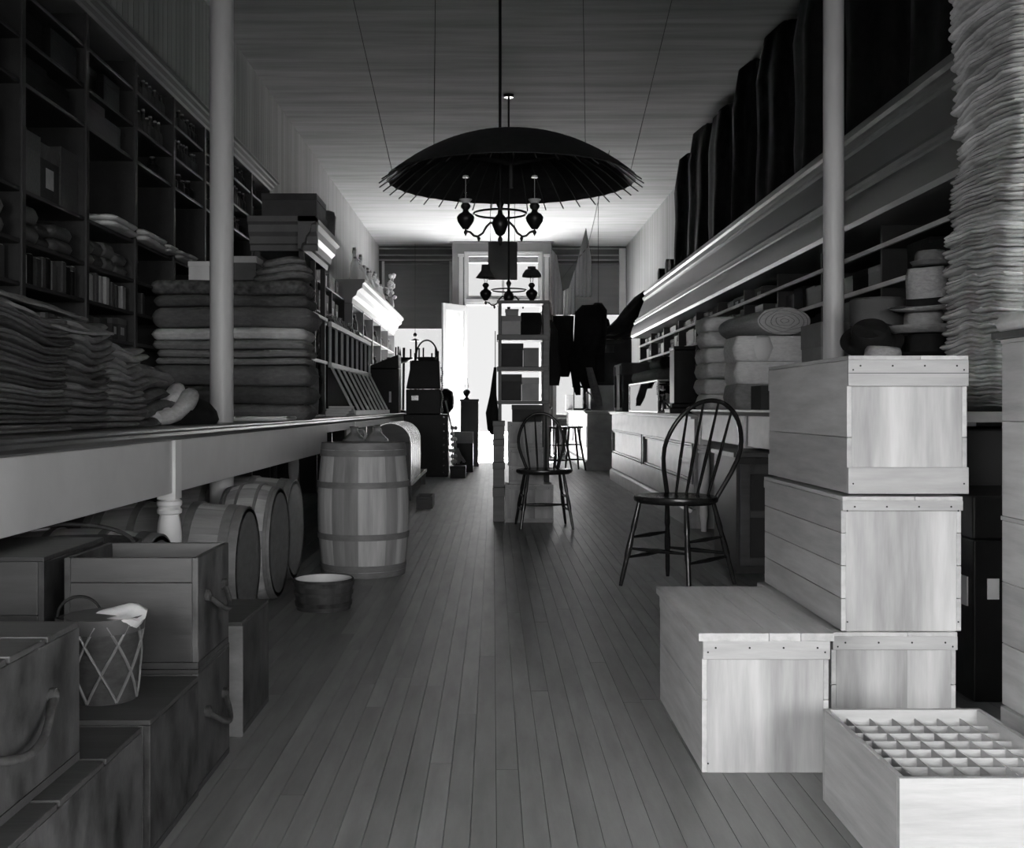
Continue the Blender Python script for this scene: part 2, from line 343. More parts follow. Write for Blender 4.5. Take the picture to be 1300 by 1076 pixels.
# ------------------------------------------------------------------ folded cloth piles on the left counter
def pile(nm, label, group, x0, x1, y0, y1, z0, z1, nl, m, fld, jit=.02, rc=.05, seed=0, shrink=0., bulge=.75, cat='cloth'):
    dz = (z1-z0)/nl; base = Vector(((x0+x1)/2, (y0+y1)/2, z0))
    for i in range(nl):
        a = z0+i*dz; th = dz*.84; ox = R.uniform(-jit, jit); oy = R.uniform(-jit, jit)*.6; s_ = shrink*i/nl
        c = Vector((base.x, base.y, a))
        mb = MB(); f2 = (lambda X, Y, Z: fld(X+c.x, Y+c.y, Z+c.z)) if fld else None
        hx_, hy_ = (x1-x0)/2-s_, (y1-y0)/2-s_
        # a folded cloth shows two or three leaves at its edge
        nlf = 2 if dz > .028 else 1
        for k in range(nlf):
            e = R.uniform(-.006, .006)
            mb.layer(-hx_+ox+e, hx_+ox+e, -hy_+oy, hy_+oy, th*k/nlf, th*(k+1)/nlf, f2, bulge=bulge, rc=rc, jit=.016, seed=seed+i*1.7+k*.4, n=96, tone=R.random())
        solo(nm, mb, m, label, cat, tuple(c), group=group, smooth=60)
def fA(X, Y, Z):
    k = max(0., min(1., (Z-.93)/.3)); k2 = max(0, (X+1.62))/.3
    return k*(.028*math.sin((Y-3.0)*8.4+.7)*min(1, max(.25, k2))) - k*max(0, Y-3.55)*.04
pile('folded_blanket', 'folded dark woollen cloth in the broad nearest pile on the left counter', 'folded cloths in the nearest left pile', -1.95, -1.40, 2.55, 3.66, .924, 1.30, 13, cloth_d, fA, seed=1)
def fA2(X, Y, Z):
    k = max(0., min(1., (Z-.93)/.3)); return k*(.022*math.sin((Y-3.7)*12+2.6))
pile('folded_blanket', 'folded dark cloth in the narrow second pile from the near end of left counter', 'folded cloths in the second left pile', -1.95, -1.41, 3.70, 4.06, .924, 1.30, 14, cloth_d, fA2, seed=2)
def fA3(X, Y, Z):
    k = max(0., min(1., (Z-.93)/.25)); return k*(.012*math.sin((Y-3.7)*16+1.))
pile('folded_blanket', 'folded grey cloth in the third pile, the lower lighter one on left counter', 'folded cloths in the third left pile', -1.93, -1.42, 4.11, 4.50, .924, 1.235, 13, cloth_m, fA3, seed=3)
# draped pieces on top of the two nearest piles
def drape(nm, label, x0, x1, y0, y1, zf, th, m, cat='cloth', n=26, seed=0., side=0.):
    """soft sheet lying over things: zf(x,y) its underside, side = how far the +x edge hangs down"""
    c = Vector(((x0+x1)/2, (y0+y1)/2, zf((x0+x1)/2, (y0+y1)/2))); vs = []; fs = []
    for lv in (0, 1):
        for j in range(n+1):
            for i in range(n+1):
                X = x0+(x1-x0)*i/n; Y = y0+(y1-y0)*j/n
                e = .02*noise.noise(Vector((X*6, Y*6, seed))); 
                w = i/n; dn = side*max(0, w-.75)**1*4*.25*4
                Z = zf(X, Y)+lv*th - dn*.25 + .012*noise.noise(Vector((X*9, Y*9, seed+4)))
                if j in (0, n) or i in (0, n): Z = zf(X, Y)+th*(.3 if lv == 0 else .7)-dn*.25
                vs.append((X+(e if i in (0, n) else 0)-c.x, Y+(e if j in (0, n) else 0)-c.y, Z-c.z))
    M = (n+1)*(n+1)
    for j in range(n):
        for i in range(n):
            a = j*(n+1)+i; q = (a, a+1, a+n+2, a+n+1); fs.append(q[::-1]); fs.append(tuple(k+M for k in q))
    for j in range(n):
        a = j*(n+1); b = a+n; fs.append((a, a+n+1, a+n+1+M, a+M)); fs.append((b, b+M, b+n+1+M, b+n+1))
    for i in range(n):
        a = i; b = n*(n+1)+i; fs.append((a, a+M, a+1+M, a+1)); fs.append((b, b+1, b+1+M, b+M))
    mb = MB().add(vs, fs)
    return solo(nm, mb, m, label, cat, tuple(c), smooth=60)
drape('draped_cloth', 'dark smooth cloth spread over the tops of the two nearest left piles', -1.93, -1.39, 2.6, 4.02, lambda X, Y: 1.325-.035*(Y-2.6)+.02*math.sin((Y-3)*5.2+1.5)-(max(0, X+1.47)*.35), .022, cloth_m, side=.0)
drape('draped_cloth', 'thin striped dark cloth folded on the very top of the near left piles', -1.92, -1.42, 2.5, 3.85, lambda X, Y: 1.37-.035*(Y-2.6)-(max(0, X+1.52)*.3), .02, cloth_d, seed=3)
# loose garments by the column
mb = MB()
for i in range(4): mb.layer(-.25+.01*i, .25-.02*i, -.22, .26-.02*i, .05*i, .05*i+.045, lambda X, Y, Z: .02*math.sin(Y*9+Z*7)-.06*max(0, Y)*(Z*4), bulge=.6, rc=.08, jit=.03, seed=i, tone=R.random())
solo('folded_coat', mb, cloth_d, 'loosely folded dark coat lying on the counter beside the left column', 'clothing', (-1.68, 4.80, .922), smooth=60)
mb = MB().layer(-.24, .24, -.26, .24, 0, .05, lambda X, Y, Z: -.16*max(0, Y+.05)-.02*math.sin(X*9), bulge=.6, rc=.1, jit=.04, seed=9)
solo('felt_cloth', mb, cloth_m, 'grey stiff cloth sloping over the folded coat left of the column', 'cloth', (-1.70, 4.82, 1.15), smooth=60)
mb = MB()
pts = [Vector((-.02, -.24, .03)), Vector((0, -.16, .035)), Vector((.02, -.08, .05)), Vector((.03, 0, .085)), Vector((.03, .08, .12)), Vector((.02, .15, .13)), Vector((0, .2, .10)), Vector((-.02, .22, .05))]
mb.tube(pts, [.03, .035, .034, .038, .042, .04, .035, .02], 12)
mb.tube([p+Vector((-.06, .0, .03)) for p in pts], [.025, .03, .03, .034, .036, .035, .03, .02], 12, .8)
solo('rolled_stocking', mb, cloth_p, 'pale rolled cloth bundle curled in front of the folded coat', 'cloth', (-1.42, 4.95, .922), smooth=True)
mb = MB(); mb.lathe([(.13, 0), (.14, .02), (.13, .06), (.10, .10), (.05, .125), (0, .13)], n=28, wob=lambda q, h: 1+.08*math.sin(3*q+1), squash=1.35)
solo('soft_hat', mb, soot, 'soft black cap lying on the counter in front of the left column', 'hat', (-1.47, 5.28, .922), smooth=True)

# ------------------------------------------------------------------ stack of cloth bolts
y0b, zt = 6.8, .922
specs = [(.05, cloth_w, -.62, 'thin white board at the bottom of the bolt stack by the left column', .38), (.10, cloth_d, 0, 'dark bolt of cloth at the bottom of the left bolt stack', 1), (.115, cloth_d, 0, 'dark bolt of cloth, second from the bottom of the left stack', 1),
         (.13, cloth_d, 0, 'thick dark bolt of cloth in the lower middle of the left stack', 1), (.045, cloth_m, 0, 'thin grey bolt just above the thick dark bolt of the left stack', 1), (.05, cloth_m, 0, 'thin grey bolt in the middle of the left stack under the striped one', 1),
         (.06, cloth_m, 0, 'grey bolt directly under the pale bolt in the left stack', 1), (.075, cloth_p, 0, 'pale cream bolt of cloth halfway up the left stack', 1), (.13, cloth_d, 0, 'dark plump bolt of cloth above the pale bolt', 1), (.075, cloth_d, 0, 'dark flat bolt under the flowered bolt near the top', 1), (.09, floral, 0, 'flower patterned bolt of cloth on top of the left stack', 1)]
z = zt
for i, (th, m, dx, lab, ln) in enumerate(specs):
    if i == 0:
        mb = MB().box(-.46, .0, -.02, .02, 0, .03); solo('folded_paper', MB().layer(-.19, .19, -.16, .16, 0, .026, rc=.01), paper, 'white folded sheet lying in front of the dark bolts on left counter', 'paper', (-1.40, 6.58, zt), smooth=60); continue
    ox = R.uniform(-.015, .015)
    t = thing('cloth_bolt', lab, 'cloth bolt', (-1.63+ox, 7.02, z))
    MB().layer(-.455, .455, -.20, .20, 0, th-.006, lambda X, Y, Z: 0.004*math.sin(X*7+i), bulge=.45, rc=.05, jit=.006, seed=i).build('wrapped_cloth', m, t, smooth=60)
    MB().box(-.47, .47, -.09, .09, th*.4, th*.55).build('board_core', carton, t)
    z += th
ztop = z
# things on top of the bolts
def carton_box(nm, label, cat, w, d, h, m, loc, rz=0, lid=True, group=None, lidm=None):
    t = thing(nm, label, cat, loc, rz, group)
    MB().box(-w/2, w/2, -d/2, d/2, 0, h*(.78 if lid else 1)).build('body', m, t, bevel=.002)
    if lid: MB().box(-w/2-.004, w/2+.004, -d/2-.004, d/2+.004, h*.72, h).build('lid', lidm or m, t, bevel=.003)
    return t
carton_box('carton', 'small white carton on the bolt stack left of the column', 'box', .13, .16, .12, paper, (-1.84, 6.98, ztop+.002))
carton_box('carton', 'grey carton on the bolt stack just right of the column', 'box', .20, .2, .15, carton, (-1.58, 6.98, ztop+.002), lidm=cartonL)
mb = MB()
for i in range(3): mb.layer(-.15+.02*i, .16-.02*i, -.14, .14, .045*i, .045*i+.042, lambda X, Y, Z: .02*X+.01*math.sin(X*14), bulge=.6, rc=.07, jit=.03, seed=30+i, tone=R.random())
solo('folded_shawl', mb, cloth_m, 'crumpled grey shawl heaped on the right end of the bolt stack', 'cloth', (-1.33, 6.98, ztop+.002), smooth=60)

# ================================================================== LEFT SHELVING
SX = -2.10      # front of the shelves
t = thing('wall_shelving', 'tall dark wall shelving with moulded cornice along the left wall', 'shelving', (-2.25, 6, 0))
zs = [1.38, 1.56, 1.75, 1.98, 2.46, 2.66, 2.87]
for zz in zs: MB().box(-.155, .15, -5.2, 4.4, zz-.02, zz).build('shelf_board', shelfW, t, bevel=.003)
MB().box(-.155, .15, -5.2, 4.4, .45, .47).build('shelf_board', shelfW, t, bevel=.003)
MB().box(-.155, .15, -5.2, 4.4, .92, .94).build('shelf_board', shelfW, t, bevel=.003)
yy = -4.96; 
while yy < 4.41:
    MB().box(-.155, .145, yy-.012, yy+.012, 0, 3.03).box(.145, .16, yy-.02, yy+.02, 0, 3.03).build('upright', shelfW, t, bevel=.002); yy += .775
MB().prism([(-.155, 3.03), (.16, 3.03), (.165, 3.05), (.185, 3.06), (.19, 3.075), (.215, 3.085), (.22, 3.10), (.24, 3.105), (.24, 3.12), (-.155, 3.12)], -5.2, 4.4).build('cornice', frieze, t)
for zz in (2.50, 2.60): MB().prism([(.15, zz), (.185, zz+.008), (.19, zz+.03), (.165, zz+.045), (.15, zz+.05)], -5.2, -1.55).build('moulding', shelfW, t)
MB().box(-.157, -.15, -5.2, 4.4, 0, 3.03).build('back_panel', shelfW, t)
# contents: one prototype per kind, then copies along each shelf
def proto(kind):
    t = thing('prototype', 'x', 'box')
    return t
def row(nm, cat, label, group, xf, dirx, y0, y1, z, depth, wr, hr, ms, gap=(.004, .03), maxh=9, mk='carton', skip=0., recess=(.01, .05), up=None):
    """row of separate goods along y on a shelf; dirx=+1: the goods lie at larger x than the front"""
    y = y0; proto_ = {}
    while y < y1-.02:
        w = R.uniform(*wr); h = min(R.uniform(*hr), maxh)
        if y+w > y1: break
        if up:
            u = up[0]+math.ceil((y-.016-up[0])/up[1])*up[1]
            if u-.016 < y+w:
                y = u+.016; 
                if y+w > y1: break
        rc = R.uniform(*recess); xc = xf+dirx*(rc+depth/2)
        if R.random() >= skip:
            m = R.choice(ms); key = (m.name, mk)
            if key not in proto_:
                mb = MB(); t = thing(nm, label, cat, (0, 0, 0), 0, group)
                if mk == 'carton':
                    MB().box(-.5, .5, -.5, .5, 0, .8).build('body', m, t); MB().box(-.505, .505, -.505, .505, .74, 1.).build('lid', m, t)
                    if m.name not in ('black_cloth', 'black_lacquer', 'dark_wood_across'): MB().box(-.509*(1 if dirx > 0 else -1)-.003, -.509*(1 if dirx > 0 else -1)+.003, -.2, .2, .25, .6).build('paper_label', cartonL, t)
                elif mk == 'book':
                    MB().box(-.5, .5, -.5, .5, 0, 1.).build('cover', m, t, bevel=.04); MB().box(-.47, .47, -.38, .38, .02, 1.005).build('pages', paper, t)
                elif mk == 'bottle':
                    MB().lathe([(.42, 0), (.5, .04), (.5, .5), (.46, .6), (.22, .72), (.18, .9), (.24, .92), (.24, 1.)], n=12).build('glass_body', m, t, smooth=True)
                    MB().lathe([(.17, .95), (.2, 1.08), (0, 1.1)], n=8).build('stopper', cartonL, t, smooth=True)
                elif mk == 'pad':
                    MB().layer(-.5, .5, -.5, .5, 0, .48, bulge=.2, rc=.12).layer(-.49, .49, -.49, .49, .5, 1., bulge=.2, rc=.12, tone=.7).build('folds', m, t, smooth=60)
                proto_[key] = t; o = t
                o.location = (xc, y+w/2, z+.001)
            else: o = dup(proto_[key], (xc, y+w/2, z+.001))
            o.scale = (depth, w, h) if mk != 'bottle' else (w, w, h)
        y += w+R.uniform(*gap)
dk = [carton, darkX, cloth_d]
lsg = lambda s: s+' on the left wall shelves'
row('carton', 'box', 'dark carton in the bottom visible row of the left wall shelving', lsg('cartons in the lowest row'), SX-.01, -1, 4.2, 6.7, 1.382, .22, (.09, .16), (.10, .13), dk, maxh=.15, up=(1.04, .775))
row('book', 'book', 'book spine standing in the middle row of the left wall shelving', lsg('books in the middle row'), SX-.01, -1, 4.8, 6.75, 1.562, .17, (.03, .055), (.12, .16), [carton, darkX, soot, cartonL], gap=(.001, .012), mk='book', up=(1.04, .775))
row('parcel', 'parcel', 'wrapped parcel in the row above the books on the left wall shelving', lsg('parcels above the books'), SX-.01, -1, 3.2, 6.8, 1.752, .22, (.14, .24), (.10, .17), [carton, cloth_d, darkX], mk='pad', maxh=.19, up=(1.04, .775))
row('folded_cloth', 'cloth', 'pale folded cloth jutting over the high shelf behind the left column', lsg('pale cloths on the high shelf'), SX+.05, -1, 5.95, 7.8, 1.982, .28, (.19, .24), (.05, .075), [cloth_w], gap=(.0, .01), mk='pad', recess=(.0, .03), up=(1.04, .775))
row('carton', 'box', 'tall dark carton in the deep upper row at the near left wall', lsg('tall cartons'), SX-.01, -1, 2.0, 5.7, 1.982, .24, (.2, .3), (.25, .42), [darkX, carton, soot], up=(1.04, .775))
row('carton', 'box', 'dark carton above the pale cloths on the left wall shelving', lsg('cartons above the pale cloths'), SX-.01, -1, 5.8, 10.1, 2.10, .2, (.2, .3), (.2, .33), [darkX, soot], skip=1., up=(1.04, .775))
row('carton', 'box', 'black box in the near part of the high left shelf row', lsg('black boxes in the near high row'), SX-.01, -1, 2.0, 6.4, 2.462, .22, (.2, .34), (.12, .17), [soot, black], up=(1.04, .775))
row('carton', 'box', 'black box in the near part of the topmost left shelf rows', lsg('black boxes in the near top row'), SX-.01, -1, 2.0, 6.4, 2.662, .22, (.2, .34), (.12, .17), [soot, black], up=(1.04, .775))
row('bottle', 'bottle', 'small dark bottle in the lower of two bottle rows high on the left', lsg('bottles in the lower high row'), SX-.0, -1, 6.6, 10.0, 2.662, .1, (.055, .07), (.13, .17), [glass('dark_bottle', .12, .08, .3)], gap=(.01, .03), mk='bottle', recess=(.0, .02), up=(1.04, .775))
row('bottle', 'bottle', 'small dark bottle in the topmost bottle row under the left cornice', lsg('bottles in the topmost row'), SX-.0, -1, 6.6, 10.0, 2.872, .1, (.055, .07), (.12, .16), [glass('dark_bottle', .12, .08, .3)], gap=(.01, .03), mk='bottle', recess=(.0, .02), up=(1.04, .775))
row('tin_can', 'tin', 'dark tin standing in the shelf row below the high bottles on the left', lsg('tins below the bottles'), SX-.0, -1, 7.0, 10.0, 2.462, .1, (.09, .11), (.11, .14), [brass, iron], gap=(.02, .05), mk='bottle', up=(1.04, .775))
# continuing lower shelving between hutch and far cabinet
t = thing('wall_shelving', 'lower dark wall shelving on the left between hutch and white cabinet', 'shelving', (-2.23, 13, 0))
for zz in (.5, .95, 1.35, 1.75, 2.15, 2.5): MB().box(-.175, .17, -2.5, 2.3, zz-.02, zz).build('shelf_board', shelfW, t, bevel=.003)
for yy in (-2.49, -1.3, -.1, 1.1, 2.29): MB().box(-.175, .17, yy-.012, yy+.012, 0, 2.5).build('upright', shelfW, t)
row('carton', 'box', 'plain grey carton on the lower left shelving beyond the hutch', 'grey cartons beyond the hutch', -2.07, -1, 10.6, 15.1, 2.152, .28, (.24, .34), (.2, .3), [carton], maxh=.32, up=(10.5, 1.2))
row('carton', 'box', 'pale grey carton atop the lower left shelving beyond the hutch', 'cartons on top beyond the hutch', -2.07, -1, 10.6, 15.0, 2.502, .28, (.25, .36), (.15, .22), [carton, cartonL], up=(10.5, 1.2))
row('carton', 'box', 'grey carton at eye level on the left shelving beyond the hutch', 'eye-level cartons beyond the hutch', -2.07, -1, 10.6, 15.1, 1.752, .28, (.24, .34), (.2, .3), [carton], maxh=.36, up=(10.5, 1.2))

# ================================================================== HUTCH ON THE LEFT COUNTER
t = thing('display_hutch', 'dark wooden hutch with moulded cornice standing across the left counter', 'cabinet', (-1.70, 8.75, .922))
for yy in (-.52, .0, .52):
    for xx in (-.06, .27): MB().box(xx-.02, xx+.02, yy-.02, yy+.02, 0, 1.26).build('post', shelfW, t, bevel=.004)
for zz in (.02, .46, .82, 1.26): MB().box(-.08, .29, -.55, .55, zz-.02, zz).build('shelf_board', shelfW, t)
MB().box(.291, .305, -.55, .55, .80, .825).build('shelf_edge', whiteW, t); MB().box(.291, .305, -.55, .55, .44, .465).build('shelf_edge', whiteW, t)
MB().box(-.09, -.08, -.55, .55, 0, 1.26).build('back_panel', shelfW, t)
pr = [(0, 0), (.02, 0), (.03, .04), (.05, .05), (.06, .10), (.09, .13), (.10, .18), (.13, .20), (.13, .24), (0, .24)]
MB().prism([(.27+a, 1.24+b) for a, b in pr], -.68, .62).prism([(-.55-a, 1.24+b) for a, b in pr], -.10, .40, 'x').box(-.10, .28, -.56, .6, 1.44, 1.48).build('cornice', frieze, t)
row('bolt_end', 'cloth bolt', 'dark cloth bolt standing in the middle tier of the hutch', 'bolts in the hutch', -1.42, -1, 8.26, 9.24, 1.385, .22, (.08, .13), (.24, .32), [cloth_d, soot, carton], mk='pad', gap=(.004, .01))
row('bolt_end', 'cloth bolt', 'dark cloth bolt in the bottom tier of the hutch', 'bolts in the bottom of the hutch', -1.42, -1, 8.26, 9.24, .943, .22, (.08, .13), (.3, .38), [cloth_d, soot], mk='pad', gap=(.004, .01))
row('bolt_end', 'cloth bolt', 'black folded goods in the top tier of the hutch', 'goods in the top of the hutch', -1.42, -1, 8.26, 9.24, 1.745, .22, (.1, .2), (.2, .38), [soot, cloth_d], mk='pad', gap=(.004, .01))
z5 = .922+1.481
carton_box('carton', 'large flat dark carton lying on top of the hutch', 'box', .40, .45, .17, carton, (-1.50, 8.33, z5))
mb = MB().layer(-.16, .16, -.34, .34, 0, .2, lambda X, Y, Z: .02*math.sin(Y*8), bulge=.1, rc=.06, jit=.04, seed=77)
solo('wrapped_bundle', mb, cloth_d, 'dark wrapped bundle behind the carton on top of the hutch', 'bundle', (-1.50, 8.97, z5), smooth=60)
mb = MB()
vs = []; fs = []; n = 10
for j in range(9):
    for lv in (0, 1):
        for i in range(n+1):
            yv = -.2+.4*i/n; zv = .36-.36*j/8-.10*(i/n)
            vs.append((.012*math.sin(i*1.3+j*.3)+lv*.008, yv, zv))
W = n+1
for j in range(8):
    for i in range(n):
        a = (2*j)*W+i; fs += [(a, a+1, a+1+2*W, a+2*W), (a+W, a+W+2*W, a+W+1+2*W, a+W+1)]
    fs += [((2*j)*W, (2*j+2)*W, (2*j+3)*W, (2*j+1)*W), ((2*j)*W+n, (2*j+1)*W+n, (2*j+3)*W+n, (2*j+2)*W+n)]
fs += [(i, i+W, i+W+1, i+1) for i in range(n)] + [(16*W+i, 16*W+i+1, 17*W+i+1, 17*W+i) for i in range(n)]
solo('hanging_towel', MB().add(vs, fs), cloth_m, 'grey cloth hanging from the aisle side of the hutch', 'cloth', (-1.385, 8.45, 1.04), smooth=60)
for k in range(4):
    solo('paper_pad', MB().layer(-.11, .11, -.3, .3, 0, .022, rc=.008, jit=.004, seed=k, bulge=.1), paper, 'white paper pad in the small stack on the counter past the hutch', 'paper', (-1.42+.012*k, 10.15-.04*k, .922+.0225*k), rz=.05*k, group='white paper pads past the hutch', smooth=60)

# ================================================================== SLATTED RACK
t = thing('display_rack', 'white slatted sloping rack on the far left counter', 'rack', (-1.5, 12.6, .922))
ya, yb = -1.8, 1.7
for zz, xx in ((.90, -.10), (.50, -.10), (.03, .14)):
    MB().box(xx-.015, xx+.02, ya, yb, zz-.03, zz+.02).build('rail', whiteW, t, bevel=.003)
for i in range(9):
    y = ya+.03+(yb-ya-.06)*i/8
    MB().tube([(-.10, y, .02+.5), (-.10, y, .9)], .014, 6).tube([(-.10, y, .5), (.14, y, .03)], .014, 6).build('slat', whiteW, t)
MB().box(-.2, -.12, ya, yb, .0, .88).build('back_board', soot, t)
row('small_tin', 'tin', 'small pale tin standing on top of the white slatted rack', 'tins on the slatted rack', -1.69, -1, 10.9, 13.6, 1.804, .06, (.07, .1), (.1, .16), [tin, cartonL], mk='bottle', gap=(.03, .15), recess=(-.03, -.02))
for o in list(bpy.data.objects):
    if o.name.startswith('small_tin') and o.parent is None: o.location.x = -1.655
# black mill with dish
t = thing('counter_mill', 'black box-shaped mill at the end of the left counter', 'machine', (-1.52, 15.6, .922))
MB().box(-.2, .2, -.22, .22, 0, .62).hexa([(-.2, -.22, .62), (.2, -.22, .62), (.2, .22, .62), (-.2, .22, .62)], [(-.2, -.22, .66), (.2, -.22, .82), (.2, .22, .82), (-.2, .22, .66)]).build('body', black, t, bevel=.01)
MB().box(.07, .10, -.232, -.222, .15, .3).build('paper_tag', paper, t)
t = thing('balance_scale', 'dark hanging scale with wide shallow dish above the black mill', 'scale', (-1.37, 16.25, .922))
MB().lathe([(.09, 0), (.09, .03), (.02, .05), (.016, .74), (.03, .76), (.0, .98)], n=16).build('stem', iron, t, smooth=40)
MB().lathe([(.0, .72), (.10, .74), (.19, .79), (.20, .81), (.19, .81), (.10, .76), (0, .745)], n=28).build('dish', iron, t, smooth=True)
cabW = mat('cabinet_pale_paint', .36, .5, .05, tone=.1)
# ================================================================== FAR LEFT WHITE CABINET
t = thing('wall_cabinet', 'white wall cabinet with projecting cornice near the left front window', 'cabinet', (-2.15, 18.6, 0))
for zz in (.1, .9, 1.3, 1.7, 2.1, 2.45): MB().box(-.25, .18, -3.2, 3.3, zz-.025, zz).build('shelf_board', cabW, t)
for i in range(6): MB().box(-.25, .19, -3.2+6.5*i/5-.02, -3.2+6.5*i/5+.02, 0, 2.5).build('upright', cabW, t)
MB().box(-.258, -.25, -3.2, 3.3, 0, 2.5).build('back_panel', cabW, t)
pr = [(-.25, 2.45), (.19, 2.45), (.20, 2.52), (.25, 2.56), (.27, 2.62), (.33, 2.66), (.34, 2.72), (.37, 2.74), (.37, 2.78), (-.25, 2.78)]
MB().prism(pr, -3.3, 3.35).build('cornice', cabW, t)
opal = bpy.data.materials.new('translucent_glass'); opal.use_nodes = True; N_ = opal.node_tree.nodes; L_ = opal.node_tree.links; pb = N_['Principled BSDF']; pb.inputs['Base Color'].default_value = (.85, .85, .85, 1); pb.inputs['Roughness'].default_value = .25
tl_ = N_.new('ShaderNodeBsdfTranslucent'); tl_.inputs[0].default_value = (.9, .9, .9, 1); mx_ = N_.new('ShaderNodeMixShader'); mx_.inputs[0].default_value = .6
L_.new(pb.outputs[0], mx_.inputs[1]); L_.new(tl_.outputs[0], mx_.inputs[2]); L_.new(mx_.outputs[0], N_['Material Output'].inputs[0])
row('lamp_chimney', 'lamp glass', 'tall pale lamp chimney standing in the row on the white cabinet', 'lamp chimneys on the white cabinet', -1.90, -1, 15.8, 20.0, 2.782, .14, (.12, .15), (.34, .5), [opal], gap=(.03, .12), mk='bottle')
row('medicine_bottle', 'bottle', 'small bottle on the upper shelf of the white cabinet', 'bottles on the upper white shelf', -1.97, -1, 15.6, 21.6, 2.102, .1, (.07, .1), (.15, .25), [glass('dark_bottle', .12, .08, .3), iron], gap=(.1, .35), mk='bottle', up=(15.4, 1.3))
row('medicine_bottle', 'bottle', 'small bottle on the middle shelf of the white cabinet', 'bottles on the middle white shelf', -1.97, -1, 15.6, 21.6, 1.702, .1, (.07, .1), (.15, .25), [glass('dark_bottle', .12, .08, .3), cartonL, iron], gap=(.1, .35), mk='bottle', up=(15.4, 1.3))
row('medicine_bottle', 'bottle', 'small bottle on the lower shelf of the white cabinet', 'bottles on the lower white shelf', -1.97, -1, 15.6, 21.6, 1.302, .1, (.07, .12), (.15, .25), [glass('dark_bottle', .12, .08, .3), cartonL, iron], gap=(.05, .25), mk='bottle', up=(15.4, 1.3))
# flowers in a vase at the end of the cornice
t = thing('flower_vase', 'vase of tall pale ornamental flowers on the white cornice by the window', 'vase', (-1.86, 20.0, 2.782))
MB().lathe([(.05, 0), (.07, .05), (.05, .18), (.06, .22)], n=14).build('vase', crock, t, smooth=True)
mb = MB()
for i in range(26):
    a = R.random()*6.28; r = R.uniform(.02, .13); h = R.uniform(.2, .62); c = (r*math.cos(a), r*math.sin(a), h)
    mb.tube([(0, 0, .15), c], .004, 4); mb.lathe([(0, -.035), (.035, -.01), (.04, .02), (0, .04)], c, 7, tone=R.random())
mb.build('blooms', cloth_w, t, smooth=True)
# poles in the show window, small bell lamp
for i in range(15):
    X = -2.15+i*.085+R.uniform(-.02, .02)
    if i in (4, 9): continue
    mb = MB().tube([(0, 0, 0), (R.uniform(-.02, .02), 0, R.uniform(1.35, 1.5))], .018 if i % 3 else .028, 7)
    solo('wooden_pole', mb, black, 'thin dark pole standing upright in the left show window', 'pole', (X, 23.0, .781), group='poles in the left show window', smooth=True)
t = thing('pendant_lamp', 'small bell-shaped pendant hanging in front of the left show window', 'lamp', (-1.62, 22.9, 2.38))
MB().tube([(0, 0, .1), (0, 0, 2.02)], .004, 5).build('cord', iron, t); MB().lathe([(.1, 0), (.09, .015), (.02, .05)], n=16).lathe([(.03, .09), (.045, .13), (.02, .17)], n=12).tube([(0, 0, .05), (0, 0, .1)], .004, 5).build('lamp_shade', iron, t, smooth=True)

# ================================================================== BARRELS
def barrel_mesh(h, re, rb, axis, n=80, ns=20):
    tones = [];
    st = [R.random() for _ in range(ns)]
    for k in range(n): tones.append(st[k*ns//n])
    prof = []
    for i in range(15):
        f = i/14; prof.append((re+(rb-re)*math.sin(PI*f), h*f))
    prof = [(re-.018, 0.)]+prof+[(re-.018, h), (re-.02, h-.03), (0, h-.03)]
    prof = [(0, .03), (re-.02, .03)]+prof
    wob = lambda q, hh: 1-.006*(abs(math.sin(q*ns/2)) < .12)
    return MB().lathe(prof, n=n, axis=axis, tones=tones, wob=wob)
def hoops(mb, h, re, rb, axis, ps):
    for f0, f1 in ps:
        ra = re+(rb-re)*math.sin(PI*f0); rc = re+(rb-re)*math.sin(PI*f1)
        mb.lathe([(ra-.003, h*f0), (ra+.007, h*f0), (rc+.007, h*f1), (rc-.003, h*f1)], n=64, axis=axis)
    return mb
HP = [(.0, .045), (.05, .11), (.30, .355), (.66, .715), (.885, .945), (.95, 1.)]
t = thing('barrel', 'pale upright oak barrel with split hoops standing in the aisle', 'barrel', (-.785, 6.68, 0))
barrel_mesh(.79, .245, .275, 'z').build('staves', stave, t, smooth=25)
for i, hp in enumerate([(.0, .04), (.045, .09), (.28, .325), (.665, .71), (.90, .945), (.95, 1.)]): hoops(MB(), .79, .245, .275, 'z', [hp]).build('hoop', hoopW, t, smooth=40)
MB().lathe([(0, .755), (.222, .755), (.222, .765), (0, .765)], n=40).build('barrel_head', headW, t)
bl = [(-1.10, 5.69, .275, 'lying barrel under the left counter, middle of the three round heads'), (-1.13, 6.30, .275, 'lying barrel under the left counter nearest the upright barrel'), (-1.12, 5.05, .255, 'lying barrel under the left counter right behind the dark boxes')]
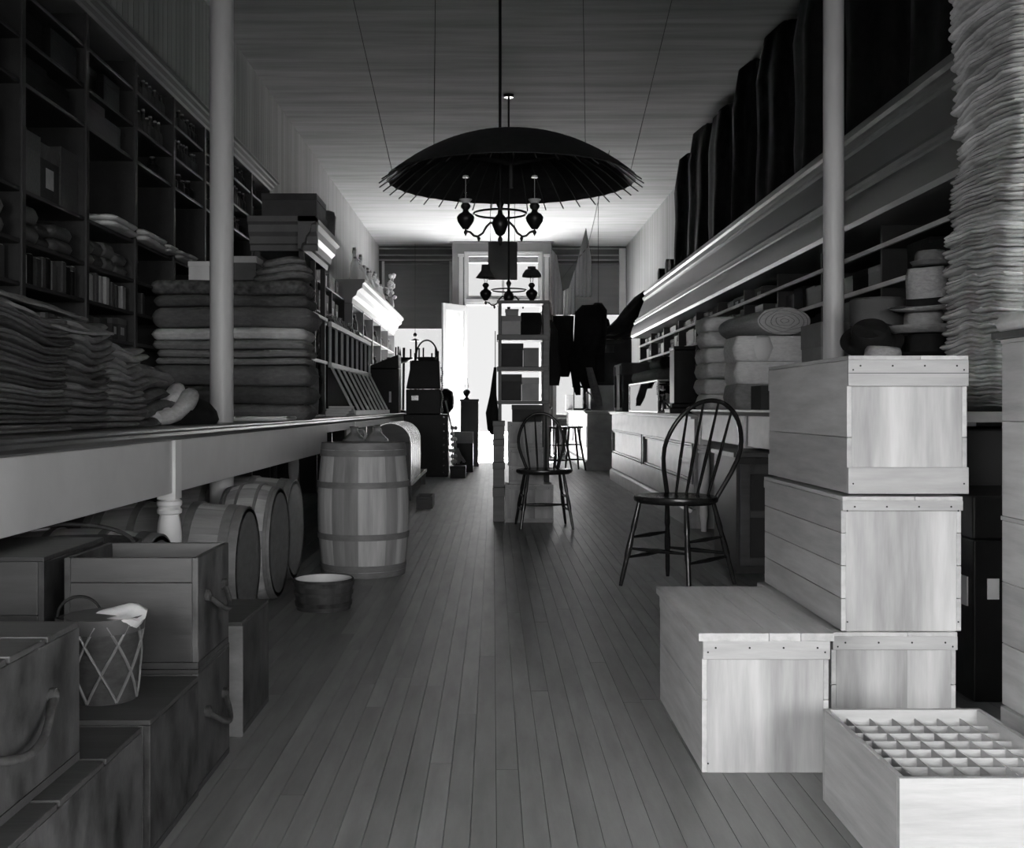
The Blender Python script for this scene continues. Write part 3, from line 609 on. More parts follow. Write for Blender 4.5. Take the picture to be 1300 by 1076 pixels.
def lying(X, Y, r, lab, ln=.74):
    t = thing('barrel', lab, 'barrel', (X-ln, Y, r+.03))
    barrel_mesh(ln, r, r+.028, 'x').build('staves', staveL, t, smooth=25)
    for hp in [(.0, .05), (.06, .12), (.30, .35), (.65, .70), (.88, .94), (.945, 1.)]: hoops(MB(), ln, r, r+.028, 'x', [hp]).build('hoop', hoopW, t, smooth=40)
    mb = MB()
    for i in range(5):
        a = -r+.02+(2*r-.04)*i/5; b = a+(2*r-.04)/5-.002; m_ = max(abs(a), abs(b)); hh = math.sqrt(max(.0004, (r-.018)**2-min(m_, r-.02)**2)); hm = math.sqrt(max(.0004, (r-.018)**2-min(abs(a), abs(b))**2))
        mb.add([(ln-.022, a, -math.sqrt(max(0, (r-.018)**2-a*a))), (ln-.022, b, -math.sqrt(max(0, (r-.018)**2-b*b))), (ln-.022, b, math.sqrt(max(0, (r-.018)**2-b*b))), (ln-.022, a, math.sqrt(max(0, (r-.018)**2-a*a))),
                (ln-.04, a, -math.sqrt(max(0, (r-.018)**2-a*a))), (ln-.04, b, -math.sqrt(max(0, (r-.018)**2-b*b))), (ln-.04, b, math.sqrt(max(0, (r-.018)**2-b*b))), (ln-.04, a, math.sqrt(max(0, (r-.018)**2-a*a)))],
               [(0, 1, 2, 3), (7, 6, 5, 4), (0, 4, 5, 1), (1, 5, 6, 2), (2, 6, 7, 3), (3, 7, 4, 0)], R.random())
    mb.build('barrel_head', headW, t)
for k_, b in enumerate(bl): lying(*b, ln=.27 if k_ == 0 else .70)
lying(-1.30, 4.30, .235, 'lying barrel half hidden behind the turned counter leg', .6)
# shallow tub on the floor
t = thing('wooden_tub', 'shallow round dark tub with pale inside on the floor before the barrel', 'tub', (-.845, 5.50, 0))
tn = [R.random() for _ in range(24)]; tn = [tn[k//3] for k in range(72)]
MB().lathe([(0, .0), (.133, .0), (.148, .15), (.144, .152), (.140, .15)], n=72, tones=tn, caps=False).build('staves', darkX, t, smooth=30)
MB().lathe([(.1405, .149), (.126, .02), (0, .02)], n=48, caps=False).build('inner_lining', paintW, t, smooth=30)
for a, b in ((.02, .04), (.075, .09), (.118, .139)):
    ra = .135+.015*a/.14; rb_ = .135+.015*b/.14; MB().lathe([(ra-.002, a), (ra+.003, a), (rb_+.003, b), (rb_-.002, b)], n=48, caps=False).build('hoop', darkS, t, smooth=40)

# ================================================================== DARK BOXES, LEFT FOREGROUND
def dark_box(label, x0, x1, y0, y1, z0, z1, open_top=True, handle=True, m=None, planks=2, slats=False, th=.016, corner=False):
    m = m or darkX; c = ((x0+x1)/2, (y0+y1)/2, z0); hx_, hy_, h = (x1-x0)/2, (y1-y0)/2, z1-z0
    t = thing('wooden_box', label, 'box', c)
    MB().box(-hx_, hx_, -hy_, hy_, 0, th, .3).build('bottom_board', m, t)
    for sg, nm in ((-1, 'front_board'), (1, 'back_board')):
        mb = MB()
        for za_, zb_ in ((0, .76), (.76, 1.)): mb.box(-hx_+th, hx_-th, min(sg*hy_, sg*(hy_-th)), max(sg*hy_, sg*(hy_-th)), th+(h-th)*za_+.001, th+(h-th)*zb_, R.random())
        mb.build(nm, m, t, bevel=.002)
    for sg in (-1, 1):
        mb = MB()
        mb.box(min(sg*hx_, sg*(hx_-th)), max(sg*hx_, sg*(hx_-th)), -hy_, hy_, th+.001, h, R.uniform(.3, .7))
        side_ = mb.build('side_board', darkS, t, bevel=.002)
    if not open_top:
        mb = MB(); nn = 4 if slats else 1
        for k in range(nn): mb.box(-hx_, hx_, -hy_+2*hy_*k/nn+(.006 if slats else 0), -hy_+2*hy_*(k+1)/nn-(.006 if slats else 0), h, h+.012, R.random())
        mb.build('lid', m, t, bevel=.002)
    if handle:
        mb = MB(); pts = [(hx_+.006+.035*math.sin(PI*i/10), -hy_*.55+hy_*1.1*i/10, h*.62-.05*math.sin(PI*i/10)) for i in range(11)]
        mb.tube(pts, .008, 8); mb.lathe([(.016, 0), (.016, .012), (0, .018)], (hx_, -hy_*.55, h*.62), 10, 'x'); mb.lathe([(.016, 0), (.016, .012), (0, .018)], (hx_, hy_*.55, h*.62), 10, 'x')
        mb.build('rope_handle', rope, side_, smooth=True)
    if corner:
        MB().box(hx_-.045, hx_+.004, -hy_-.008, -hy_, 0, h).build('corner_batten', hoopW, t)
    return t
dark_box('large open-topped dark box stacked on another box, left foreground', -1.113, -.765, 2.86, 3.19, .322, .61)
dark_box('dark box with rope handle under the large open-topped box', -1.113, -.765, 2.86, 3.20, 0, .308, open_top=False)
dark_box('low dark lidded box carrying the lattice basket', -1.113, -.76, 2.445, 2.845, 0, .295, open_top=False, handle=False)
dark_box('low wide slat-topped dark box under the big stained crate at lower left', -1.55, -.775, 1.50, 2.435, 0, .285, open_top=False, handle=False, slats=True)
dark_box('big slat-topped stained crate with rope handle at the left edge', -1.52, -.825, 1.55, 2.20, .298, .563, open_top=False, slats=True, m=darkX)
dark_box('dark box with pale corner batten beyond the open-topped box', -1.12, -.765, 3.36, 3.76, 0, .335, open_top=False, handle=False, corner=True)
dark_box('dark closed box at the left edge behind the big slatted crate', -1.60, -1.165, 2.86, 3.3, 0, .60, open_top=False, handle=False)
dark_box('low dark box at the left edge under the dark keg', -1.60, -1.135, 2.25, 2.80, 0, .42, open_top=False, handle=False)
# keg and wheel-like round goods
t = thing('small_pail', 'small dark round pail behind the lattice basket', 'pail', (-1.035, 2.76, .307))
MB().lathe([(0, 0), (.05, 0), (.058, .17), (.053, .17), (.046, .01), (0, .01)], n=28).build('body', darkS, t, smooth=30)
MB().tube([(.055*math.cos(PI*i/14), 0, .17+.05*math.sin(PI*i/14)) for i in range(15)], .004, 6).build('handle', iron, t, smooth=True)
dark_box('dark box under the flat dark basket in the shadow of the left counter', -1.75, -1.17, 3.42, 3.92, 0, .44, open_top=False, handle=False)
t = thing('flat_basket', 'round flat dark basket in shadow behind the open-topped box', 'basket', (-1.40, 3.66, .453))
MB().lathe([(0, 0), (.17, 0), (.21, .04), (.225, .10), (.215, .10), (.19, .04), (0, .02)], n=40).build('bowl', wicker, t, smooth=30)
MB().tube([(.21*math.cos(a), 0, .09+.07*math.sin(a)) for a in [PI*i/16 for i in range(17)]], .007, 6).build('handle', wicker, t, smooth=True)
# lattice basket with white cloth
t = thing('lattice_basket', 'diamond-lattice dark basket holding a white cloth', 'basket', (-.925, 2.63, .307))
MB().lathe([(0, 0), (.072, 0), (.086, .19), (.082, .19), (.068, .006), (0, .006)], n=32).build('basket_wall', wicker, t, smooth=30)
mb = MB()
for s_ in (-1, 1):
    for k in range(7):
        mb.tube([((.0745+.014*i/10)*math.cos(2*PI*k/7+s_*i*.12), (.0745+.014*i/10)*math.sin(2*PI*k/7+s_*i*.12), .005+.18*i/10) for i in range(11)], .0035, 5)
mb.build('lattice', hoopW, t, smooth=True)
MB().lathe([(.083, .165), (.09, .165), (.092, .2), (.085, .2)], n=36).build('rim', darkX, t, smooth=30)
MB().layer(-.03, .065, -.05, .05, .15, .2, lambda X, Y, Z: .25*X+.01*math.sin(Y*60), bulge=.6, rc=.04, jit=.03, seed=4).build('cloth_inside', cloth_w, t, smooth=60)

# ================================================================== MID LEFT FLOOR GOODS
dark_box('low dark box under the two stoneware jugs', -1.27, -.95, 9.25, 9.75, 0, .45, open_top=False, handle=False)
jp = [(.09, 0), (.105, .03), (.11, .2), (.10, .26), (.05, .31), (.03, .33), (.03, .36), (.04, .37), (.035, .375), (0, .375)]
t = thing('stoneware_jug', 'pale stoneware jug on the low box, the left one of two', 'jug', (-1.185, 9.4, .463))
MB().lathe(jp, n=28).build('body', crock, t, smooth=True); MB().tube([(.035, 0, .35), (.075, 0, .35), (.095, 0, .31), (.09, 0, .27)], .009, 8).build('handle', crock, t, smooth=True)
dup(t, (-1.02, 9.65, .463), 1.2, label='pale stoneware jug on the low box, the right one nearest the trunk')
t = thing('low_bench', 'low bench with bright front edge carrying the dome-topped trunk', 'bench', (-1.10, 12.9, 0))
MB().box(-.22, .22, -1.1, 1.5, .17, .2).build('bench_top', darkX, t, bevel=.003); MB().box(.22, .235, -1.1, 1.5, .165, .2).build('front_edge', whiteW, t)
for a in (-.2, .17):
    for b in (-1.08, 1.42): MB().box(a, a+.05, b, b+.06, 0, .17).build('leg', darkX, t)
t = thing('dome_trunk', 'dome-topped travelling trunk banded with bright metal strips', 'trunk', (-1.10, 12.6, .2))
MB().box(-.21, .21, -.75, .75, 0, .42).build('body', darkX, t, bevel=.006)
MB().prism([(.21*math.cos(PI*i/14), .425+.2*math.sin(PI*i/14)) for i in range(15)], -.75, .75).build('domed_lid', darkX, t, smooth=30)
for k in range(8):
    y = -.74+1.42*k/7; mb = MB()
    pts = [(.222, .0)]+[(.222*math.cos(PI*i/14), .425+.213*math.sin(PI*i/14)) for i in range(15)]+[(-.222, 0)]
    inn = [(x*.945, z*.975 if z > .1 else z) for x, z in pts][::-1]
    mb.prism(pts+inn, y, y+.05); mb.build('metal_strip', tin, t, smooth=30)
dark_box('small dark tub-like box on the floor by the bench end', -.76, -.60, 10.9, 11.3, 0, .12, handle=False)
# studded trunk stack
t = thing('studded_trunk', 'tall black studded trunk standing on the floor left of the doorway', 'trunk', (-.97, 16.15, 0))
MB().box(-.32, .32, -.25, .25, 0, .90).build('body', black, t, bevel=.01)
mb = MB()
for k in range(9): mb.lathe([(0, -.012), (.014, -.006), (.016, 0)], (-.20, -.25, .06+.1*k), 8, 'y'); mb.lathe([(0, -.012), (.014, -.006), (.016, 0)], (.26, -.25, .06+.1*k), 8, 'y')
mb.build('studs', tin, t, smooth=True)
t = thing('travelling_trunk', 'black ribbed chest on top of the studded trunk', 'trunk', (-1.0, 16.15, .902))
MB().box(-.26, .24, -.2, .2, 0, .36).hexa([(-.26, -.2, .37), (.24, -.2, .37), (.24, .2, .37), (-.26, .2, .37)], [(-.18, -.18, .78), (.22, -.18, .78), (.22, .18, .78), (-.18, .18, .78)]).build('body', black, t, bevel=.012)
MB().box(-.18, -.08, -.215, -.2, .2, .27).build('clasp', tin, t)
t = thing('hoop_basket', 'hooped handle basket standing on the black ribbed chest', 'basket', (-.97, 16.15, 1.684))
MB().lathe([(0, 0), (.12, 0), (.15, .05), (.14, .05), (0, .01)], n=24).build('bowl', wicker, t, smooth=30)
MB().tube([(.16*math.cos(PI*i/16), 0, .04+.26*math.sin(PI*i/16)) for i in range(17)], .012, 8).tube([(-.16, .03, .02), (-.16, .03, .32)], .016, 8).build('handle', wicker, t, smooth=True)
mb = MB()
for k in range(24): mb.lathe([(0, -.014), (.012, -.008), (.014, 0), (.012, .008), (0, .014)], (.01*math.sin(k), 0, .02+.028*k), 8)
solo('bead_string', mb, tin, 'string of bright beads hanging against the black ribbed chest', 'beads', (-.74, 15.93, .905), smooth=True)
mb = MB().lathe([(.04, 0), (.11, .08), (.125, .2), (.10, .33), (.03, .38)], n=20, wob=lambda q, h: 1+.06*math.sin(5*q))
solo('leather_bag', mb, black, 'round black bag on the trunk edge beside the beads', 'bag', (-.70, 16.35, .902), smooth=True)
carton_box('carton', 'small dark box on the floor in front of the studded trunk', 'box', .22, .3, .17, black, (-.50, 15.75, 0))
carton_box('framed_box', 'dark box with pale frame standing behind the studded trunk', 'box', .3, .3, .62, black, (-.46, 17.2, 0), lidm=cartonL)
t = thing('broom', 'broom leaning on the trunk with its bristles up on the floor box', 'broom', (-.48, 15.95, .172), tilt=(0, -.22, 0))
MB().tube([(0, 0, .2), (0, 0, .95)], .012, 8).build('handle', pineZ, t, smooth=True)
mb = MB()
for i in range(26): mb.tube([(R.uniform(-.03, .03), R.uniform(-.015, .015), .24), (R.uniform(-.1, .1), R.uniform(-.03, .03), R.uniform(0.01, .05))], .006, 4)
mb.build('bristles', straw, t)
mb = MB()
for i in range(7):
    for j in range(2): mb.lathe([(0, -.03), (.03, -.01), (.028, .02), (0, .035)], (R.uniform(-.05, .05), R.uniform(-.05, .05), .05+.08*i), 8, tone=R.random())
    mb.tube([(0, 0, .08*i), (.01, 0, .08*i+.08)], .008, 5)
solo('onion_string', mb, cloth_w, 'string of pale bulbs beside the leaning broom', 'produce', (-.585, 15.80, .172), smooth=True)
t = thing('pedestal_cabinet', 'tall narrow grey wooden pedestal standing before the open door leaf', 'pedestal', (-.40, 18.8, 0))
MB().box(-.15, .15, -.15, .15, .04, 1.10).build('body', mat('grey_stained_wood', .04, .5, .25, (14, 14, 2), tone=.3), t, bevel=.004)
MB().box(-.16, .16, -.16, .16, 1.10, 1.14).build('top', darkX, t, bevel=.004); MB().box(-.155, .155, -.155, .155, 0, .04).build('base', darkX, t)
t = thing('oil_lamp', 'small oil lamp standing on the grey pedestal', 'lamp', (-.45, 18.8, 1.14))
MB().lathe([(.05, 0), (.02, .04), (.06, .1), (.06, .14), (.02, .17)], n=18).build('base', brass, t, smooth=True); MB().lathe([(.02, .17), (.035, .22), (.02, .3), (.018, .36)], n=14, caps=False).build('chimney', glassM, t, smooth=True)

# ================================================================== PARASOL AND LAMPS
ux, uy = .13, 8.0; zr, za, ra = 2.64, 2.985, .90
t = thing('paper_parasol', 'huge dark oriental paper parasol hung open under the ceiling', 'parasol', (ux, uy, zr))
n = 80; mb = MB(); prof = []
for i in range(13):
    f = i/12; prof.append((ra*f+.0, (za-zr)*(1-f**2.15)))
top = [(max(r, .0), z+.006) for r, z in prof]; bot = [(r, z) for r, z in prof][::-1]
mb.lathe([(max(r, 1e-5), z) for r, z in top]+[(max(r, 1e-5), z) for r, z in bot], n=n, wob=lambda q, h: 1+.006*math.cos(40*q))
mb.build('canopy', oiled, t, smooth=40)
for k in range(40):
    a = 2*PI*k/40; ca, sa = math.cos(a), math.sin(a)
    MB().tube([(r*ca, r*sa, z-.006) for r, z in prof[1:]]+[((ra+.055)*ca, (ra+.055)*sa, -.045)], .005, 5).tube([(.03*ca, .03*sa, .12), (.5*ca, .5*sa, prof[6][1]-.012)], .0035, 4).build('rib', bamboo, t)
MB().lathe([(.015, -.05), (.015, .34), (.035, .345), (.04, .36), (.02, .385), (.0, .39)], n=14).build('stick', bamboo, t, smooth=True)
for sx, sy in ((-1, -.15), (1, -.15), (-.7, .7), (.7, .7)):
    MB().tube([(sx*.85, sy*.85, .04), (sx*.85+sx*(.35 if sy < 0 else .0), sy*.85+(-.9 if sy < 0 else .3), ZC-zr)], .0025, 4).build('hanging_wire', iron, t)
def chandelier(X, Y, label, shades, dz=0.):
    z0 = 2.24+dz; t = thing('oil_chandelier', label, 'chandelier', (X, Y, z0))
    MB().tube([(0, 0, .1), (0, 0, ZC-z0)], .011, 10).lathe([(.05, ZC-z0-.03), (.06, ZC-z0)], n=16).build('rod', black, t, smooth=True)
    MB().lathe([(0, -.07), (.012, -.06), (.018, -.02), (.01, .0), (.035, .02), (.05, .06), (.06, .09), (.05, .13), (.02, .16), (.015, .2), (.03, .24), (.015, .27)], n=24).build('body', brass, t, smooth=True)
    MB().tube([(.19*math.cos(2*PI*i/40), .19*math.sin(2*PI*i/40), .165) for i in range(40)], .008, 8, closed=True).build('ring', brass, t, smooth=True)
    for sx in (-1, 1):
        pts = [(sx*.03, 0, .09), (sx*.07, 0, .10), (sx*.10, 0, .07), (sx*.125, 0, .025), (sx*.16, 0, .0), (sx*.19, 0, .005), (sx*.215, 0, .03), (sx*.25, 0, .04)]
        a = MB().tube(pts, .009, 8).lathe([(0, -.03), (.008, -.02), (.014, 0), (0, .012)], (sx*.155, 0, -.01), 10).lathe([(0, -.03), (.012, -.01), (.016, 0), (.006, .02)], (sx*.25, 0, .03), 12); a.build('arm', brass, t, smooth=True)
        c = (sx*.25, 0, 0)
        f = MB().lathe([(.02, .05), (.035, .07), (.06, .11), (.064, .14), (.05, .16), (.025, .175), (.02, .19), (.035, .21), (.036, .225), (.02, .245)], c, 24).build('font', brass, t, smooth=True)
        if not shades:
            MB().lathe([(.025, .24), (.045, .265), (.047, .268), (.028, .246)], c, 20, caps=False).build('gallery', mat('opal_glass', .7, .3, .02, tone=0), f, smooth=True)
            MB().lathe([(.014, .25), (.02, .27), (.012, .32), (.011, .41)], c, 14, caps=False).build('chimney', glassM, f, smooth=True)
            MB().lathe([(.025, .425), (.02, .44), (.004, .445)], c, 14).tube([(sx*.25, 0, .24), (sx*.25, 0, .425)], .002, 4).build('smoke_bell', mat('opal_glass', .7, .3, .02), f, smooth=True)
        else:
            pr = [(.11, .30), (.10, .315), (.05, .38), (.045, .44)] if sx < 0 else [(.105, .31), (.10, .34), (.07, .385), (.045, .40), (.045, .42)]
            MB().lathe(pr+[(r-.003, z) for r, z in pr][::-1], c, 24, caps=False).build('lamp_shade', mat('smoked_shade_glass', .06, .4, .1), f, smooth=True)
            MB().lathe([(.014, .25), (.02, .28), (.013, .36), (.013, .43)], c, 14, caps=False).build('chimney', glassM, f, smooth=True)
    return t
chandelier(.051, 8.0, 'two-armed dark oil chandelier hanging below the parasol', False)
chandelier(.17, 12.0, 'farther two-armed oil chandelier with lamp shades above the centre shelves', True, -.13)
t = thing('hanging_board', 'plain dark board hanging from the ceiling before the door transom', 'sign', (.14, 16.2, 2.87))
MB().box(-.215, .215, -.012, .012, 0, .56).build('board', mat('board_grey', .07, .5, .1), t, bevel=.003)
for s_ in (-1, 1): MB().tube([(s_*.18, 0, .56), (s_*.18, 0, ZC-2.87)], .004, 5).build('hanging_wire', iron, t)

# ================================================================== CENTRE ISLAND SHELVES
t = thing('centre_shelves', 'tall narrow open shelf rack standing in the middle of the aisle', 'shelving', (.27, 10.15, 0))
for sx in (-.215, .195):
    for sy in (-.16, .14): MB().box(sx-.008, sx+(.022 if sx < 0 else .045), sy, sy+.022, 0, 1.95).build('post', darkX, t, bevel=.002)
for zz, th in ((1.97, .03), (1.66, .05), (1.37, .04), (1.06, .03)): MB().box(-.235, .235, -.17, .17, zz-th, zz).build('shelf_board', darkX, t, bevel=.004)
def CB(label, px0, px1, py0, py1, Y, m, d=.2, lid=True, nm='carton', cat='box'):
    a = at(px0, py1, Y); b = at(px1, py0, Y)
    return carton_box(nm, label, cat, b.x-a.x, d, b.z-a.z, m, ((a.x+b.x)/2, Y+d/2, a.z), lid=lid)
S1, S2, S3, S4 = 1.662, 1.372, 1.062, .89
def onshelf(label, px0, px1, h, z, m, Y=10.02, d=.2, lid=True):
    a = at(px0, 500, Y).x; b = at(px1, 500, Y).x
    return carton_box('carton', label, 'box', b-a, d, h, m, ((a+b)/2, Y+d/2, z), lid=lid)
onshelf('grey carton at left on the top tier of the centre shelves', 637, 661, .17, S1, cartonL)
onshelf('flat pale box lying above the grey carton on the centre shelves', 642, 658, .06, S1+.172, cartonL)
mb = MB().layer(-.09, .09, -.1, .1, 0, .2, bulge=.05, rc=.03)
solo('fabric_box', mb, soot, 'rounded black box at right on the top tier of the centre shelves', 'box', (.345, 10.12, S1), smooth=60)
onshelf('broad grey carton at left on the second tier of the centre shelves', 637, 664, .21, S2, carton)
onshelf('pale box beside the broad carton on the second tier of centre shelves', 665, 684, .17, S2, cartonL, lid=False)
onshelf('large grey carton at left on the third tier of the centre shelves', 637, 662, .24, S3, carton)
onshelf('mid grey carton at right on the third tier of the centre shelves', 663, 684, .21, S3, cartonL)
# crates below
def crate(label, w, d, h, loc, rz=0., nplank=2, cleats=(True, True), lidm=True, scl=.03, nm='wooden_crate', cleat_h=.035, lid_over=0., open_top=False, split=.55, lidth=.012, tilt=0.):
    t = thing(nm, label, 'crate', loc, rz); th = .014; hb = h-(lidth if not open_top else 0)
    for sy, part in ((-1, 'end_panel'), (1, 'end_panel')):
        y0, y1 = (-d/2, -d/2+.018) if sy < 0 else (d/2-.018, d/2)
        n = 2 if w > .36 else 1; mb = MB(); xs_ = [-w/2+th, -w/2+th+(w-2*th)*.62, w/2-th] if n == 2 else [-w/2+th, w/2-th]
        tb = R.uniform(.5, .7)
        for k in range(n): mb.box(xs_[k], xs_[k+1]-.0002, y0, y1, 0, hb, tb+R.uniform(-.04, .04))
        pn_ = mb.build(part, pineZ, t, bevel=.001); frontp = pn_ if sy < 0 else frontp
        yy0, yy1 = (-d/2-.014, -d/2) if sy < 0 else (d/2, d/2+.014)
        if cleats[1]: MB().box(-w/2, w/2, yy0, yy1, hb-cleat_h, hb, .6).build('cleat', pineX, t, bevel=.0015)
        if cleats[1] and cleat_h > .07: MB().box(-w/2, w/2, yy0*1.002, yy1*1.002, hb-cleat_h*.52, hb-cleat_h*.5, .0).build('cleat_gap', black, t)
        if cleats[0]: MB().box(-w/2, w/2, yy0, yy1, 0, cleat_h, .6).build('cleat', pineX, t, bevel=.0015)
    for sx in (-1, 1):
        zc = [0]+[hb*(split if nplank == 2 else (k+1)/nplank) for k in range(nplank-1)]+[hb]
        for k in range(nplank):
            MB().box(min(sx*w/2, sx*(w/2-th)), max(sx*w/2, sx*(w/2-th)), -d/2, d/2, zc[k]+.0008, zc[k+1]-.0008, R.uniform(.2, .9)).build('side_plank', pineY, t, bevel=.0012)
    MB().box(-w/2+th, w/2-th, -d/2+.018, d/2-.018, 0, .012, .4).build('bottom_board', pineY, t)
    if not open_top:
        xs_ = [-w/2-lid_over, w*.02, w*.27, w/2+lid_over] if lid_over else [-w/2, w*.1, w/2]
        for k in range(len(xs_)-1):
            MB().box(xs_[k], xs_[k+1]-.0012, -d/2-(.014 if not lid_over else .016), d/2+.01, hb, h, R.uniform(.3, .8)).build('lid_board', pineY, t, bevel=.0012)
    mb = MB()
    for sx in (-1, 1):
        for k in (0, 2): mb.lathe([(.0022, -.0012), (.0028, .0)], (sx*w/2*.92, -d/2-.0142, .03+(hb-.06)*k/2), 6, 'y')
    for k in range(4): mb.lathe([(.003, -.0012), (.003, .0)], (-w/2*.8+w*.8*k/3, -d/2-.0142, hb-.018), 6, 'y')
    tag(mb.build('nails', iron, frontp), kind='stuff')
    return t
crate('lowest and widest pale crate at the foot of the centre shelves', .42, .32, .33, (.315, 9.75, 0))
crate('second crate from the floor below the centre shelves', .30, .30, .16, (.29, 9.76, .331), nplank=1, cleats=(True, False))
crate('third crate from the floor below the centre shelves', .31, .30, .16, (.285, 9.76, .492), nplank=1, cleats=(False, True))
crate('topmost small crate below the centre shelves', .30, .28, .22, (.28, 9.78, .653), nplank=1, cleats=(True, False))
carton_box('carton', 'dark carton on the topmost crate in front of the centre shelves', 'box', .26, .2, .15, carton, (.30, 9.80, .874))
z_ = 0
for k, h_ in enumerate((.3, .22, .2, .16)):
    carton_box('carton', 'narrow dark carton in the slim stack left of the centre crates', 'box', .10, .26, h_, darkX, (.050, 9.78, z_+.001*k), group='slim dark cartons left of the centre crates'); z_ += h_
# dark cloth hanging on the left of the island
def garment(nm, label, cat, m, loc, rows, depth=.5, folds=7, amp=.10, seed=0., rz=0., group=None, n=40, hook=None):
    """hanging cloth: rows = (z, half width, x shift) from top down"""
    t = MB(); vs = []; fs = []
    for j, (z, hw, sx) in enumerate(rows):
        for k in range(n):
            q = 2*PI*k/n; w = 1+amp*math.sin(folds*q+seed+j*.25)+amp*.6*noise.noise(Vector((math.cos(q)*2, z*3, seed)))
            vs.append((sx+hw*w*math.cos(q), hw*depth*w*math.sin(q), z))
    for j in range(len(rows)-1):
        for k in range(n):
            l = (k+1) % n; fs.append((j*n+k, j*n+l, (j+1)*n+l, (j+1)*n+k))
    fs.append(tuple(range(n))); fs.append(tuple((len(rows)-1)*n+k for k in range(n))[::-1])
    t.add(vs, fs)
    if hook: t.tube([(rows[0][2], 0, rows[0][0]-.01), (rows[0][2], 0, hook)], .004, 5)
    return solo(nm, t, m, label, cat, loc, rz, group, smooth=60)
garment('hanging_apron', 'dark cloth hanging at the left edge of the centre shelves', 'cloth', soot, (.0, 10.12, .75), [(.62, .012, .02), (.5, .02, .01), (.36, .03, 0), (.2, .055, -.01), (.05, .05, 0), (0, .03, .01)], hook=.95)
garment('hanging_sack', 'dark bag hanging at the right edge of the centre shelves', 'bag', soot, (.56, 10.1, 1.2), [(.6, .01, -.03), (.5, .03, 0), (.3, .04, .0), (.12, .06, 0), (0, .04, 0)], hook=.72)

# ================================================================== CHAIRS AND STOOL
def chair(label, loc, rz, bow_w=.19, bow_h=.50, lean=.13, sc_=1.):
    # faces -y in its own space; seat height .45
    t = thing('windsor_chair', label, 'chair', loc, rz); t.scale = (sc_, sc_, sc_)
    pts = []
    for i in range(40):
        a = 2*PI*i/40; r_ = .215*(1+.04*math.cos(2*a)); x = r_*math.cos(a)*(1.0-.05*math.sin(a)); y = r_*.96*math.sin(a); pts.append((x, y))
    mb = MB(); prof = [(.90, 0.), (.985, .012), (1., .024), (.985, .036), (.93, .040), (.7, .032), (.3, .028), (.001, .028)]
    vs = [(x*s_, y*s_, .425+h) for s_, h in prof for x, y in pts]; fs = []
    for j in range(len(prof)-1):
        for k in range(40):
            l = (k+1) % 40; fs.append((j*40+k, j*40+l, (j+1)*40+l, (j+1)*40+k))
    fs.append(tuple(range(40))[::-1]); mb.add(vs, fs); mb.build('seat', chairW, t, smooth=50)
    def back(u, h): return (u, .148+lean*h/bow_h, .455+h)
    bow = []
    for i in range(31):
        a = PI*i/30; u = -math.cos(a)*bow_w*(1 if i else 1); h = bow_h*(math.sin(a)**.62)
        u *= (.57+.43*math.sin(PI/2*min(1, max(0, h)/(bow_h*.62))))
        bow.append(back(u, h if 0 < i < 30 else -.02))
    MB().tube(bow, .0125, 10).build('back_bow', chairW, t, smooth=True)
    for u0, u1 in ((-.095, -.135), (-.033, -.046), (.033, .046), (.095, .135)):
        h = bow_h*(max(0, 1-(u1/bow_w)**2)**.31)-.006
        p0 = back(u0, -.01); p1 = back(u1, h); pm = back((u0+u1)/2, h*.4)
        MB().tube([p0, pm, p1], [.007, .0095, .006], 8).build('spindle', chairW, t, smooth=True)
    tops = {}; 
    for sx, sy in ((-1, -1), (1, -1), (1, 1), (-1, 1)):
        a = Vector((sx*.14, sy*.13, .43)); b = Vector((sx*.205, sy*.205+(.03 if sy > 0 else 0), 0)); tops[(sx, sy)] = (a, b)
        P = [a.lerp(b, f) for f in (0, .15, .3, .36, .5, .62, .68, .9, 1)]
        MB().tube(P, [.011, .013, .015, .0115, .016, .016, .012, .012, .009], 10).build('leg', chairW, t, smooth=True)
    def st(k1, k2, f):
        a = tops[k1][0].lerp(tops[k1][1], f); b = tops[k2][0].lerp(tops[k2][1], f); m_ = a.lerp(b, .5)
        MB().tube([a, a.lerp(b, .25), m_, a.lerp(b, .75), b], [.006, .009, .012, .009, .006], 8).build('stretcher', chairW, t, smooth=True)
    st((-1, -1), (1, -1), .55); st((-1, 1), (1, 1), .62)
    for f in (.42, .66): st((-1, -1), (-1, 1), f); st((1, -1), (1, 1), f)
    return t
chair('dark bow-back wooden chair on the right, angled before the counter', (1.03, 6.20, 0), math.radians(-42), bow_w=.25, bow_h=.50, lean=.20, sc_=1.09)
c2 = chair('dark bow-back wooden chair in the aisle before the centre crates', (.425, 9.22, 0), math.radians(4), bow_w=.20, bow_h=.45, lean=.10, sc_=1.05)
def stool(label, loc, rz):
    t = thing('counter_stool', label, 'stool', loc, rz)
    MB().lathe([(0, .67), (.17, .67), (.18, .685), (.175, .70), (0, .70)], n=30).build('seat', chairW, t, smooth=40)
    P = {}
    for k in range(4):
        a = PI/4+k*PI/2; A = Vector((.10*math.cos(a), .10*math.sin(a), .68)); B = Vector((.24*math.cos(a), .24*math.sin(a), 0)); P[k] = (A, B)
        MB().tube([A, A.lerp(B, .5), B], [.016, .02, .014], 8).build('leg', chairW, t, smooth=True)
    for f in (.4, .75):
        for k in range(4): MB().tube([P[k][0].lerp(P[k][1], f), P[(k+1) % 4][0].lerp(P[(k+1) % 4][1], f)], .009, 7).build('stretcher', chairW, t, smooth=True)
    return t
s1 = stool('dark tall stool before the far right counter, the one nearer the counter', (1.26, 17.6, 0), .25)
dup(s1, (1.00, 17.3, 0), .6, label='dark tall stool partly hidden behind the aisle chair back')

